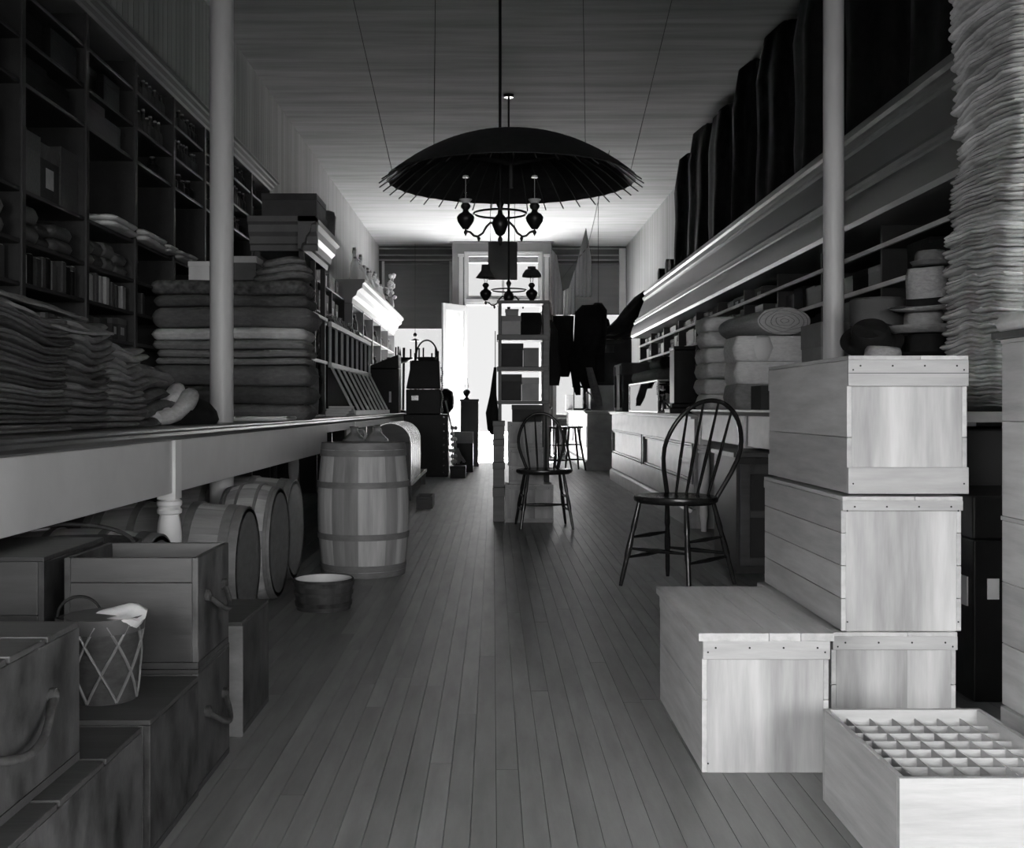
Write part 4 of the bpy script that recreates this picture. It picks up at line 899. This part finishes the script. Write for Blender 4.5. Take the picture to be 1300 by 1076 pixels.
# ================================================================== RIGHT COUNTERS
def panel_counter(label, x0, y0, y1, n):
    t = thing('shop_counter', label, 'counter', (x0+.35, (y0+y1)/2, 0)); h = (y1-y0)/2; w = .35
    MB().box(-w, w, -h, h, .905, .93).box(-w-.02, w, -h-.01, h+.01, .93, .945).build('counter_top', ctopR, t, bevel=.006)
    MB().box(-w+.05, w, -h, h, .0, .905).build('carcass', cpan, t)
    MB().prism([(-w+.0, 0), (-w+.0, .13), (-w+.02, .15), (-w+.05, .16), (-w+.05, 0)], -h, h).build('plinth', cpan, t, bevel=.003)
    mb = MB(); mb.box(-w+.03, -w+.05, -h, h, .16, .36).box(-w+.03, -w+.05, -h, h, .70, .905)
    L_ = 2*h/n
    for k in range(n+1):
        yy = -h+L_*k; mb.box(-w+.03, -w+.05, max(-h, yy-.07), min(h, yy+.07), .36, .70)
    mb.build('front_frame', cpan, t, bevel=.004)
    for k in range(n):
        a = -h+L_*k+.07; b = a+L_-.14; mb = MB()
        for q, dpt in ((0, -w+.022), (.025, -w+.034)):
            mb.box(dpt, -w+.05, a+q, b-q, .36+q, .36+q+.018).box(dpt, -w+.05, a+q, b-q, .70-q-.018, .70-q).box(dpt, -w+.05, a+q, a+q+.018, .36+q, .70-q).box(dpt, -w+.05, b-q-.018, b-q, .36+q, .70-q)
        o = mb.build('panel_moulding', mat('moulding_dark_wood', .16, .4, .15, tone=.1), t, bevel=.003)
    return t
panel_counter('long panelled counter on the right with pale worn top', 1.63, 9.1, 15.4, 2)
panel_counter('farther panelled counter on the right near the show window', 1.46, 17.5, 22.3, 3)
t = thing('shop_counter', 'open right counter with pale apron behind the stacked crates', 'counter', (1.97, 6.3, 0))
MB().prism([(-.34, .955), (-.33, .945), (.22, .945), (.22, .985), (-.36, .985), (-.36, .97)], -2.28, 2.72).box(.22, .82, -2.28, -1.58, .945, .985).build('counter_top', ctopR, t, bevel=.002)
MB().box(-.30, -.28, -1.3, 2.7, .745, .944).build('apron', cpan, t)
for yy in (-1.3, 1.0, 2.6):
    for xx in (-.27, .17): MB().lathe([(r*.75, z*1.13) for r, z in lp], (xx, yy, 0), 20).box(xx-.035, xx+.035, yy-.035, yy+.035, .7, .944).build('leg', whiteW, t, smooth=35)
# goods on the right counters
TR = .946
t = thing('glass_showcase', 'low glass showcase with bright metal edges on the right counter', 'showcase', (1.86, 12.1, TR))
hx_, hy_, h_ = .22, 1.15, .33; mb = MB()
for a in (-hx_, hx_):
    for b in (-hy_, hy_): mb.box(a-.008, a+.008, b-.008, b+.008, 0, h_)
for zz in (0, h_-.015):
    for a in (-hx_, hx_): mb.box(a-.008, a+.008, -hy_, hy_, zz, zz+.018)
    for b in (-hy_, hy_): mb.box(-hx_, hx_, b-.008, b+.008, zz, zz+.018)
mb.build('metal_frame', tin, t, bevel=.002)
MB().box(-hx_, -hx_+.003, -hy_+.01, hy_-.01, .02, h_-.02).build('front_glass', glassD, t); MB().box(-hx_+.01, hx_-.01, -hy_+.01, hy_-.01, h_-.004, h_).build('top_glass', glassD, t)
MB().box(-hx_+.01, hx_-.01, -hy_+.01, hy_-.01, .0, .012).build('floor_board', soot, t); MB().box(hx_-.01, hx_, -hy_+.01, hy_-.01, .01, h_-.02).build('back_board', soot, t)
row('showcase_article', 'article', 'small article displayed inside the glass showcase', 'articles in the glass showcase', 1.70, 1, 11.05, 13.1, TR+.014, .08, (.06, .12), (.1, .22), [black, cartonL, soot, tin], mk='bottle', gap=(.02, .12))
t = thing('cash_box', 'black stepped machine at the near end of the panelled counter', 'machine', (1.74, 10.2, TR))
MB().box(-.13, .13, -.16, .16, 0, .05).box(-.11, .12, -.14, .15, .05, .09).box(-.085, .11, -.12, .14, .09, .58).build('body', black, t, bevel=.008)
MB().box(-.09, .115, -.125, .145, .58, .615).build('lid', black, t, bevel=.008)
MB().tube([(-.11, 0, .06), (-.15, 0, .10), (-.15, 0, .04)], .01, 8).build('crank', black, t, smooth=True)
t = thing('travelling_trunk', 'grey ribbed canvas trunk on the right counter past the showcase', 'trunk', (1.84, 14.6, TR))
MB().box(-.18, .2, -.45, .45, 0, .55).build('body', carton, t, bevel=.015); MB().box(-.19, .21, -.46, .46, .47, .63).build('lid', carton, t, bevel=.02)
for y in (-.3, .3): MB().box(-.2, -.18, y-.02, y+.02, .05, .6).build('strap', soot, t)
mb = MB().layer(-.2, .2, -1.0, 1.0, 0, .12, bulge=.3, rc=.06, jit=.02, seed=8)
solo('dark_bolt', mb, cloth_d, 'long dark bolt lying on top of the glass showcase', 'cloth bolt', (1.88, 12.2, TR+.335), smooth=60)
mb = MB().layer(-.16, .16, -.4, .4, 0, .12, bulge=.3, rc=.06, jit=.02, seed=9)
solo('dark_bolt', mb, soot, 'black short bolt stacked above the long dark bolt', 'cloth bolt', (1.92, 11.8, TR+.46), smooth=60)
carton_box('carton', 'pale box supporting the large black trunk on the far right counter', 'box', .66, .5, .43, cartonL, (1.98, 18.95, TR), lid=False)
t = thing('travelling_trunk', 'large black trunk raised on a pale box on the far right counter', 'trunk', (1.99, 18.95, TR+.431))
MB().box(-.38, .36, -.26, .26, 0, .78).build('body', black, t, bevel=.015); MB().box(-.39, .37, -.27, .27, .78, .94).build('lid', black, t, bevel=.02)
MB().box(-.14, .06, -.268, -.262, .55, .68).build('paper_label', mat('dim_label', .03, .6, .1), t); MB().box(-.392, -.38, -.27, .27, 0, .94).build('edge_band', tin, t)
zt_ = TR+.431+.942
mb = MB().layer(-.14, .14, -.18, .18, 0, .17, lambda X, Y, Z: .04*math.sin(X*15), bulge=.5, rc=.1, jit=.05, seed=5)
solo('cloth_bundle', mb, soot, 'small black bundle on the left of the large black trunk', 'bundle', (1.80, 18.9, zt_), smooth=60)
# coat slung up to the shelf frieze
mb = MB(); pts = [Vector((-.30, 0, .05)), Vector((-.12, 0, .08)), Vector((.05, 0, .18)), Vector((.2, 0, .36)), Vector((.34, 0, .56)), Vector((.46, 0, .70))]
mb.tube(pts, [.05, .09, .13, .14, .11, .06], 16)
mb.tube([p+Vector((.04, .1, -.05)) for p in pts], [.05, .1, .14, .13, .1, .05], 16)
solo('slung_coat', mb, soot, 'dark coat slung from the black trunk up to the shelf frieze', 'clothing', (2.05, 18.0, 2.17), smooth=True)
t = thing('display_lantern', 'square glass lantern on the far right counter by the window', 'lantern', (1.66, 20.7, TR))
MB().box(-.16, .16, -.12, .12, 0, .04).box(-.17, .17, -.13, .13, .42, .46).box(-.16, -.14, -.12, -.10, .04, .42).box(.14, .16, -.12, -.1, .04, .42).build('frame', black, t, bevel=.004)
MB().box(-.14, .02, -.115, -.11, .04, .42).build('pane', glassM, t); MB().box(.02, .15, -.12, .12, .04, .42).build('case', black, t)
carton_box('carton', 'pale grey box beside the glass lantern on the far counter', 'box', .14, .2, .3, cartonL, (1.51-.02, 21.6, TR))
t = thing('telephone_stand', 'small dark scrolled stand on the far counter under the black trunk', 'stand', (1.57, 18.3, TR))
MB().lathe([(.07, 0), (.06, .02), (.012, .04), (.012, .28), (.03, .3), (0, .33)], n=14).tube([(.07*math.cos(a), 0, .2+.09*math.sin(a)) for a in [2*PI*i/20*.8 for i in range(20)]], .01, 7).build('body', iron, t, smooth=True)
# hanging clothes on a line
t = thing('clothes_line', 'thin line slung from the ceiling above the hanging clothes', 'rope', (1.3, 14.6, 2.3))
MB().tube([(-.52, 0, .22), (-.3, 0, .52), (-.05, 0, .82), (.02, 0, 1.1), (.24, 0, ZC-2.3)], .004, 5).build('cord', rope, t, smooth=True)
def sheet(nm, label, m, loc, tops, bot, w, n=36, amp=.022, waves=6, th=.004, cat='cloth'):
    """thin folded sheet: tops = heights of the upper edge from left to right, bot = height of the lower edge"""
    vs = []; fs = []; J = 8
    for lv in (0, 1):
        for j in range(J+1):
            for i in range(n+1):
                f = i/n; q = f*(len(tops)-1); k = min(int(q), len(tops)-2); zt_ = tops[k]+(tops[k+1]-tops[k])*(q-k); zb_ = bot[0]+(bot[1]-bot[0])*f
                g = j/J; x = w[0]+(w[1]-w[0])*f; vs.append((x, amp*(.3+.7*g)*math.sin(waves*2*PI*f+.6*g)+lv*th, zt_+(zb_-zt_)*g))
    M = (n+1)*(J+1)
    for j in range(J):
        for i in range(n):
            a = j*(n+1)+i; q = (a, a+1, a+n+2, a+n+1); fs.append(q); fs.append(tuple(k+M for k in q)[::-1])
        a = j*(n+1); b = a+n; fs += [(a, a+n+1, a+n+1+M, a+M), (b, b+M, b+n+1+M, b+n+1)]
    for i in range(n):
        b = J*(n+1)+i; fs += [(i, i+M, i+1+M, i+1), (b, b+1, b+1+M, b+M)]
    return solo(nm, MB().add(vs, fs), m, label, cat, loc, smooth=60)
stripe = mat('vertical_striped_cotton', .85, .9, .22, (55, 1, .4), tone=0, detail=1, spec=.1, bump=.1)
sheet('striped_cloth', 'pale vertical strip of striped cloth hanging at left of the clothes line', stripe, (.84, 14.5, 2.22), [.86, .78, .34], (0, 0), (-.07, .07), waves=3)
sheet('striped_cloth', 'short pale striped cloth sagging between the two taller hanging ones', stripe, (1.0, 14.6, 2.20), [.34, .38, .62], (0, .04), (-.075, .08), waves=4)
sheet('striped_cloth', 'pale triangular striped cloth hanging highest on the clothes line', stripe, (1.17, 14.6, 2.46), [.36, .66, .92, .5], (.02, 0), (-.08, .13), waves=4)
garment('trousers', 'black trousers hanging at left under the pale striped cloth', 'clothing', soot, (.92, 14.45, 1.40), [(.80, .13, 0), (.6, .125, .0), (.3, .12, .01), (.12, .10, 0), (0, .05, .02)], depth=.35, folds=5)
garment('coat', 'long black coat hanging in the middle of the clothes line', 'clothing', soot, (1.22, 14.55, 1.25), [(1.10, .10, .05), (1.0, .17, .03), (.7, .17, .02), (.4, .14, -.02), (.2, .12, 0), (0, .06, .03)], depth=.35, folds=5, seed=2)
garment('coat', 'narrow black coat hanging at right nearest the black trunk', 'clothing', soot, (1.46, 15.3, 1.35), [(1.10, .05, .0), (1.0, .12, .0), (.7, .12, .0), (.4, .11, -.02), (0, .09, .0)], depth=.4, folds=5, seed=4, hook=3.04)
garment('stocking', 'dark long stocking dangling below the hanging trousers', 'clothing', soot, (1.06, 14.4, 1.16), [(.5, .05, -.04), (.3, .045, 0), (.12, .05, .03), (0, .03, .05)], depth=.5)
garment('scarf', 'pale striped scarf end below the hanging coat', 'cloth', cloth_m, (1.30, 14.35, 1.02), [(.5, .04, -.05), (.3, .05, .0), (.1, .05, .06), (0, .03, .09)], depth=.4)

# cloth on the open right counter
TF = .986
def fW(X, Y, Z): return .006*math.sin(Y*20+Z*10)
for k in range(3):
    solo('folded_cloth', MB().layer(-.11, .11, -.22, .22, 0, .118, fW, bulge=.25, rc=.05, jit=.03, seed=50+k, tone=.3).layer(-.11, .1, -.22, .22, .12, .235, fW, bulge=.25, rc=.05, jit=.03, seed=60+k), cloth_p, ['bottom', 'middle', 'top'][k]+' thick folded cloth of the leftmost pile on the open right counter', 'cloth', (1.745, 8.62, TF+.2385*k), smooth=60)
for k in range(3):
    solo('folded_cloth', MB().layer(-.105, .105, -.2, .2, 0, .21, fW, bulge=.12, rc=.05, jit=.03, seed=70+k), [cloth_p, cloth_p, cloth_w][k], ['bottom', 'middle', 'top'][k]+' puffy cloth of the second pile behind the pale bolts', 'cloth', (1.945, 8.5, TF+.213*k), smooth=60)
bz = TF
for k, (h_, m, lb) in enumerate(((.17, cloth_m, 'grey-edged bolt at the bottom of the pale bolt stack'), (.15, cloth_p, 'pale plump bolt in the middle of the pale bolt stack'), (.17, cloth_p, 'pale bolt with a white paper band on top of the stack'))):
    t = thing('cloth_bolt', lb, 'cloth bolt', (1.90, 7.5, bz))
    MB().layer(-.28, .275, -.20, .20, 0, h_-.003, bulge=.14, rc=.05, jit=.008, seed=80+k).build('wrapped_cloth', m, t, smooth=60)
    if k == 2: MB().layer(-.15, -.08, -.208, .208, -.0, h_+.004, bulge=.25, rc=.05).build('paper_band', paper, t, smooth=60)
    bz += h_
mb = MB().lathe([(.0, .0), (.17, .0), (.19, .01), (.195, .04), (.195, .85), (.17, .88), (0, .885)], n=40, axis='y', squash=1.)
t = thing('cloth_roll', 'pale flattened cloth roll lying on the bolts, its coiled end in front', 'cloth roll', (1.93, 7.30, bz+.097), rz=.10)
o = mb.build('rolled_cloth', cloth_p, t, smooth=True); o.scale = (.95, 1, .48)
mb = MB()
for k in range(5):
    r = .03+.036*k; mb.tube([(r*(1+.05*math.sin(3*i/5+k))*math.cos(2*PI*i/32), -.001, r*(1+.10*math.sin(i*.9+2*k))*math.sin(2*PI*i/32)) for i in range(32)], .0025, 5, closed=True)
o = mb.build('coil_edge', cloth_m, t, smooth=True); o.scale = (.95, 1, .48)
carton_box('carton', 'plain grey flat box leaning low before the pale bolts', 'box', .16, .26, .15, carton, (1.735, 6.95, TF), lid=False)
carton_box('carton', 'pale wide box behind the column on the open right counter', 'box', .32, .4, .5, cartonL, (2.02, 6.45, TF), lid=True)
# hat box and hats
t = thing('hat_box', 'dark round hat box just right of the right column', 'hat box', (1.83, 5.25, TF))
MB().lathe([(0, 0), (.12, 0), (.12, .45), (0, .45)], n=36).build('body', carton, t, smooth=30); MB().lathe([(0, .40), (.127, .40), (.127, .52), (.12, .53), (0, .53)], n=36).build('lid', carton, t, smooth=30)
def hat(nm, label, m, loc, r=.15, cr=.085, ch=.11, tilt=(0, 0, 0), curl=.02, band=None, flat=True):
    t = thing(nm, label, 'hat', loc, tilt=tilt)
    pr = [(cr, .008), (cr+.01, .004), (r*.8, .0), (r, curl), (r+.003, curl+.004), (r*.8, .008), (cr+.006, .014), (cr*.98, .03), (cr*.96, ch*.8), (cr*.85, ch), (0, ch+(.0 if flat else .015))]
    MB().lathe([(.0, .008)]+pr, n=40, squash=1.12).build('crown_and_brim', m, t, smooth=60); cb_ = t.children[0]
    if band: MB().lathe([(cr*1.0, .014), (cr*1.03, .016), (cr*1.0, .055), (cr*.97, .055)], n=40, squash=1.12).build('ribbon', band, cb_, smooth=40)
    return t
hx0, hy0 = 1.95, 4.97
hz = TF
# a stack of hats nested in one another
hat('felt_hat', 'dark felt hat at the bottom of the hat stack', felt, (hx0, hy0, hz), r=.15, ch=.12)
hat('felt_hat', 'second dark hat from the bottom of the hat stack', felt, (hx0, hy0, hz+.125), r=.15, ch=.11)
hat('felt_hat', 'third dark hat from the bottom of the hat stack', felt, (hx0, hy0, hz+.235), r=.145, ch=.11)
hat('felt_hat', 'grey brimmed felt hat directly under the straw boater', cloth_m, (hx0-.01, hy0, hz+.345), r=.16, ch=.11, curl=.03)
hat('straw_hat', 'straw boater with dark ribbon near the top of the hat stack', straw, (hx0+.01, hy0, hz+.455), r=.165, cr=.09, ch=.19, band=felt, tilt=(.10, -.10, 0), curl=.015)
hat('felt_hat', 'small grey hat crowning the tall hat stack', cloth_m, (hx0+.03, hy0+.02, hz+.65), r=.085, cr=.07, ch=.07)
hat('felt_hat', 'black hat tipped on its side left of the hat stack', felt, (1.72, 5.0, hz+.30), r=.13, tilt=(.5, -.5, .2), ch=.09)
hat('straw_hat', 'pale straw hat under the tipped black hat', straw, (1.72, 4.88, hz+.20), r=.11, cr=.08, ch=.08, tilt=(0, .1, 0))
carton_box('hat_box', 'plain box supporting the straw hat left of the hat stack', 'hat box', .18, .2, .2, carton, (1.72, 4.88, hz))
# tall tower of folded garments
def fT(X, Y, Z): return .022*math.sin((Y-4.07)*5.6)+.03*(Y-4.35)*math.sin(Z*5)+.016*noise.noise(Vector((X*4, Y*7, Z*1.6)))
z = TF; i = 0
while z < 2.95:
    dz = .030+R.random()*.008; c = Vector((2.17, 4.36, z)); w = .265 if z < 1.9 else .25
    ox = R.uniform(-.012, .012)+(.02 if z > 1.98 else 0)+.012*math.sin(z*4); mb = MB()
    for k in range(2):
        e = R.uniform(-.008, .008)
        mb.layer(-w+ox+e, w+ox+e, -.29, .28, dz*.94*k/2, dz*.94*(k+1)/2, lambda X, Y, Z: fT(X+c.x, Y+c.y, Z+c.z), bulge=.8, rc=.04, jit=.026, seed=i*1.3+k, n=120, tone=R.random())
    solo('folded_shirt', mb, cloth_p, 'pale folded garment in the tall tower on the right counter', 'cloth', tuple(c), group='folded garments in the tall right tower', smooth=60)
    z += dz; i += 1

# ================================================================== RIGHT WALL SHELVING WITH FRIEZE
t = thing('wall_shelving', 'long right wall shelving under a deep glossy moulded frieze', 'shelving', (2.4, 9, 0))
P = [(2.12, 2.03), (2.075, 2.035), (2.06, 2.06), (2.065, 2.12), (2.085, 2.19), (2.11, 2.235), (2.10, 2.245), (2.10, 2.265), (2.125, 2.275), (2.12, 2.30), (2.14, 2.315), (2.155, 2.34), (2.17, 2.345),
     (2.19, 2.42), (2.22, 2.50), (2.255, 2.58), (2.25, 2.60), (2.235, 2.61), (2.235, 2.64), (2.26, 2.65), (2.265, 2.68), (2.25, 2.70), (2.25, 2.725), (2.29, 2.74), (2.29, 2.77), (2.33, 2.775), (2.33, 2.79), (2.80, 2.79), (2.80, 2.03)]
MB().prism([(x-2.4, z) for x, z in P], -4.25, 7.5).build('frieze', frieze, t, smooth=25)
for zz in (.3, .98, 1.24, 1.48, 1.70, 1.92): MB().box(-.20, .40, -4.25, 7.5, zz-.022, zz).build('shelf_board', shelfW, t)
MB().box(-.215, -.20, -4.25, 7.5, 1.676, 1.702).build('shelf_edge', paintW, t); MB().box(-.215, -.20, -4.25, 7.5, 1.896, 1.922).build('shelf_edge', paintW, t)
yy = -3.89
while yy < 7.6:
    MB().box(-.20, .40, yy-.012, yy+.012, 0, 2.03).build('upright', shelfW, t); yy += 1.14
MB().box(.395, .402, -4.25, 7.5, 0, 2.03).build('back_panel', shelfW, t)
for zz, nm, ms in ((1.24, 'lowest', [carton, cartonL]), (1.48, 'second', [carton, cartonL]), (1.70, 'third', [carton, darkX])):
    row('carton', 'box', 'carton in the %s visible row of the right wall shelving' % nm, 'cartons in the %s right row' % nm, 2.21, 1, 9.1, 16.4, zz+.001, .3, (.22, .34), (.15, .18), ms, maxh=.19, up=(.55, 1.14))
row('carton', 'box', 'small dark carton tucked right under the glossy frieze', 'cartons under the right frieze', 2.21, 1, 9.1, 16.4, 1.921, .3, (.22, .34), (.07, .085), [carton, darkX], up=(.55, 1.14))
row('carton', 'box', 'dark carton on the near shelves behind the hats', 'cartons behind the hats', 2.22, 1, 5.12, 9.0, 1.48+.001, .3, (.22, .34), (.15, .18), [carton, darkX, soot], up=(.55, 1.14))
row('carton', 'box', 'dark carton on the near upper shelf behind the hats', 'upper cartons behind the hats', 2.22, 1, 5.12, 9.0, 1.70+.001, .3, (.22, .34), (.12, .18), [darkX, soot], up=(.55, 1.14))
# dark garments stuffed above the frieze
gl = [(14.0, 1.42), (12.9, 1.5), (11.7, 1.40), (10.6, 1.52), (9.5, 1.5), (8.3, 1.48), (7.1, 1.5), (5.9, 1.5), (4.6, 1.5)]
gn = ['farthest dark coat bundle above the right frieze, by the pale wall', 'second farthest dark bundle above the right frieze', 'third farthest dark bundle above the right frieze', 'fourth farthest dark bundle above the right frieze', 'dark garment bundle above the frieze left of the right column',
      'dark garment bundle above the frieze seen behind the right column', 'dark garment bundle above the frieze just right of the column', 'second nearest dark bundle above the right frieze', 'nearest dark bundle above the right frieze']
for k, (Y, h_) in enumerate(gl):
    garment('garment_bundle', gn[k], 'clothing', soot, (2.52, Y, 2.792), [(h_, .06, .0), (h_-.08, .15, 0), (h_*.7, .20, 0), (h_*.4, .19, .0), (h_*.15, .20, .0), (0, .20, 0)], depth=2.3, folds=6, amp=.13, seed=k*2.3)
for (Y, r, lb) in ((15.1, .12, 'dark rolled bundle lying on the right frieze beside the coats'), (15.8, .10, 'smaller dark rolled bundle at the end of the right frieze')):
    solo('rolled_bundle', MB().lathe([(0, 0), (r, .01), (r, .4), (0, .41)], (0, 0, r), 24, 'x'), soot, lb, 'bundle', (2.36, Y, 2.792), smooth=40)
solo('rolled_bundle', MB().lathe([(0, 0), (.1, .01), (.1, .4), (0, .41)], (0, 0, .1), 24, 'x'), soot, 'dark rolled bundle lying behind another near the far coat', 'bundle', (2.36, 14.82, 2.792), smooth=40)

# ================================================================== RIGHT FOREGROUND CRATES
def corners(x0, x1, y0, y1, z0, z1, label, **k):
    return crate(label, x1-x0, y1-y0, z1-z0, ((x0+x1)/2, (y0+y1)/2, z0), **k)
corners(.572, .919, 3.02, 3.78, 0, .385, 'low pale lidded crate in front, its warped lid overhanging', lid_over=.012, lidth=.022, cleats=(False, True), nplank=2, cleat_h=.05)
corners(1.003, 1.372, 3.27, 4.18, 0, .336, 'bottom crate of the three-high stack, beside the low lidded crate', cleats=(False, True), cleat_h=.04)
corners(1.032, 1.388, 3.27, 4.19, .337, .737, 'middle crate of the three-high pale stack', nplank=4, cleats=(False, True), cleat_h=.03)
corners(1.049, 1.405, 3.27, 4.19, .745, 1.153, 'top crate of the three-high pale stack under the hats', nplank=2, cleats=(True, True), cleat_h=.078, split=.42)
tc = bpy.data.objects
# egg tray
t = thing('divided_tray', 'shallow pale wooden tray divided into small square cells', 'tray', (1.04, 2.545, 0), rz=.0)
w, d, h = .40, .50, .234
MB().box(-w/2, -w/2+.014, -d/2, d/2, 0, h).build('side_board', pineY, t, bevel=.0015); MB().box(w/2-.014, w/2, -d/2, d/2, 0, h).build('side_board', pineY, t, bevel=.0015)
MB().box(-w/2, w/2, -d/2-.016, -d/2, 0, h, .7).build('end_board', pineX, t, bevel=.0015); MB().box(-w/2, w/2, d/2, d/2+.016, 0, h, .7).build('end_board', pineX, t, bevel=.0015)
MB().box(-w/2+.014, w/2-.014, -d/2, d/2, 0, h-.075, .5).build('inner_floor', cloth_m, t)
for k in range(1, 7): x = -w/2+w*k/7; MB().box(x-.001, x+.001, -d/2, d/2, h-.075, h-.022).build('divider', cartonL, t)
for k in range(1, 8): y = -d/2+d*k/8; MB().box(-w/2+.014, w/2-.014, y-.001, y+.001, h-.075, h-.0225).build('divider', cartonL, t)
# far right stack
corners(1.50, 1.95, 2.55, 3.25, .127, .68, 'lower pale crate at the right edge of view', nplank=3, cleats=(False, False))
corners(1.50, 1.95, 2.55, 3.25, .681, 1.20, 'upper pale crate at the right edge of view', nplank=2, cleats=(False, False))
solo('folded_sheet', MB().layer(-.24, .24, -.3, .3, 0, .05, bulge=.3, rc=.03, jit=.008, seed=2), cloth_w, 'white folded sheet on the upper crate at the right edge', 'cloth', (1.74, 2.98, 1.222), smooth=60)
solo('flat_board', MB().box(-.255, .24, -.36, .36, 0, .02), darkX, 'dark board under the white sheet on the right edge crates', 'board', (1.735, 2.92, 1.201), bevel=.003)
solo('plank_base', MB().box(-.24, .24, -.5, .34, 0, .125), pineY, 'thick low plank box under the crates at the right edge', 'crate', (1.73, 2.9, 0), bevel=.003)
solo('wooden_box', MB().box(-.45, .45, -.21, .21, 0, .92), black, 'added black block painting the shade under the tall cloth tower', 'box', (2.2, 4.49, 0), bevel=.01)  # black block added in place of the shade below the counter
t = thing('black_chest', 'black narrow chest with small white tag between the pale crates', 'chest', (1.83, 3.99, 0))
MB().box(-.20, .2, -.25, .25, 0, .55).build('body', black, t, bevel=.006); MB().box(-.205, .205, -.255, .255, .552, .70).build('lid', black, t, bevel=.008)
MB().box(-.207, -.2055+.004, -.21, -.13, .32, .42).build('paper_tag', paper, t); MB().box(-.155, -.115, -.254, -.2505, .35, .42).build('paper_tag', paper, t)
# dark cabinet below the open right counter
t = thing('low_cabinet', 'dark panelled cabinet tucked under the open right counter', 'cabinet', (1.76, 6.95, 0))
MB().box(-.30, .3, -.33, .33, 0, .70).build('body', shelfW, t, bevel=.004); MB().box(-.32, .32, -.35, .35, .70, .73).build('top', darkX, t, bevel=.004)
mb = MB()
for q in (-.28, -.02, .22): mb.box(q, q+.06, -.35, -.33, .05, .66)
for q0, q1 in ((-.22, -.02), (.04, .22)):
    for z0_, z1_ in ((.60, .66), (.34, .38), (.05, .10)): mb.box(q0, q1, -.349, -.33, z0_, z1_)
mb.build('door_frame', darkX, t, bevel=.003)

# ================================================================== LIGHT
def area(name, loc, rot, sx, sy, power, spread=PI):
    l = bpy.data.lights.new(name, 'AREA'); l.shape = 'RECTANGLE'; l.size = sx; l.size_y = sy; l.energy = power; l.spread = spread
    o = bpy.data.objects.new(name, l); C.objects.link(o); o.location = loc; o.rotation_euler = rot; return o
# daylight through the street door, show windows and transom (outside the glass, facing in)
area('daylight_door', (.21, 24.6, 2.1), (math.radians(-90-8), 0, 0), 3.2, 3.6, 45, math.radians(160))
area('daylight_left_window', (-1.9, 24.4, 1.9), (math.radians(-90), 0, 0), 1.6, 2.2, 25, math.radians(170))
area('daylight_right_window', (2.2, 24.4, 1.9), (math.radians(-90), 0, 0), 1.6, 2.4, 25, math.radians(170))
for a, b in rw:
    area('daylight_rear_window', ((a+b)/2, YB-.25, 1.5), (math.radians(90-22), 0, 0), b-a, 1.4, 38 if a < -1 else (16 if a < 1 else 50), math.radians(84))
area('fill_right_side', (XR+.35, -1.25, 1.4), (math.radians(90-16), 0, math.radians(58)), 1.3, 1.3, 95, math.radians(90))  # fill lamp added at an unseen opening to brighten the left apron
area('daylight_side_window', (XL-.35, -1.25, 1.5), (math.radians(90-20), 0, math.radians(-58)), 1.3, 1.4, 270, math.radians(95))
sl = bpy.data.lights.new('sun', 'SUN'); sl.energy = 900; sl.angle = math.radians(3)
so = bpy.data.objects.new('sun', sl); C.objects.link(so); so.location = (0, 30, 12)
so.rotation_euler = Vector((.02, -.64, -.76)).to_track_quat('-Z', 'Y').to_euler()
W = bpy.data.worlds.new('daylight'); bpy.context.scene.world = W; W.use_nodes = True
W.node_tree.nodes['Background'].inputs[0].default_value = (1, 1, 1, 1); W.node_tree.nodes['Background'].inputs[1].default_value = .7
# ================================================================== CAMERA
cam = bpy.data.cameras.new('camera'); cam.sensor_width = 36; cam.sensor_fit = 'HORIZONTAL'; cam.lens = F/1300*36
cam.shift_x = (650-626)/1300; cam.shift_y = -(538-517)/1300; cam.clip_end = 200; cam.clip_start = .05
co = bpy.data.objects.new('camera', cam); C.objects.link(co); co.location = (0, 0, 1); co.rotation_euler = (PI/2, 0, 0)
sc = bpy.context.scene; sc.camera = co
sc.view_settings.view_transform = 'Standard'; sc.view_settings.look = 'None'; sc.view_settings.gamma = 1; sc.view_settings.use_curve_mapping = False
sc.view_settings.exposure = 0.3
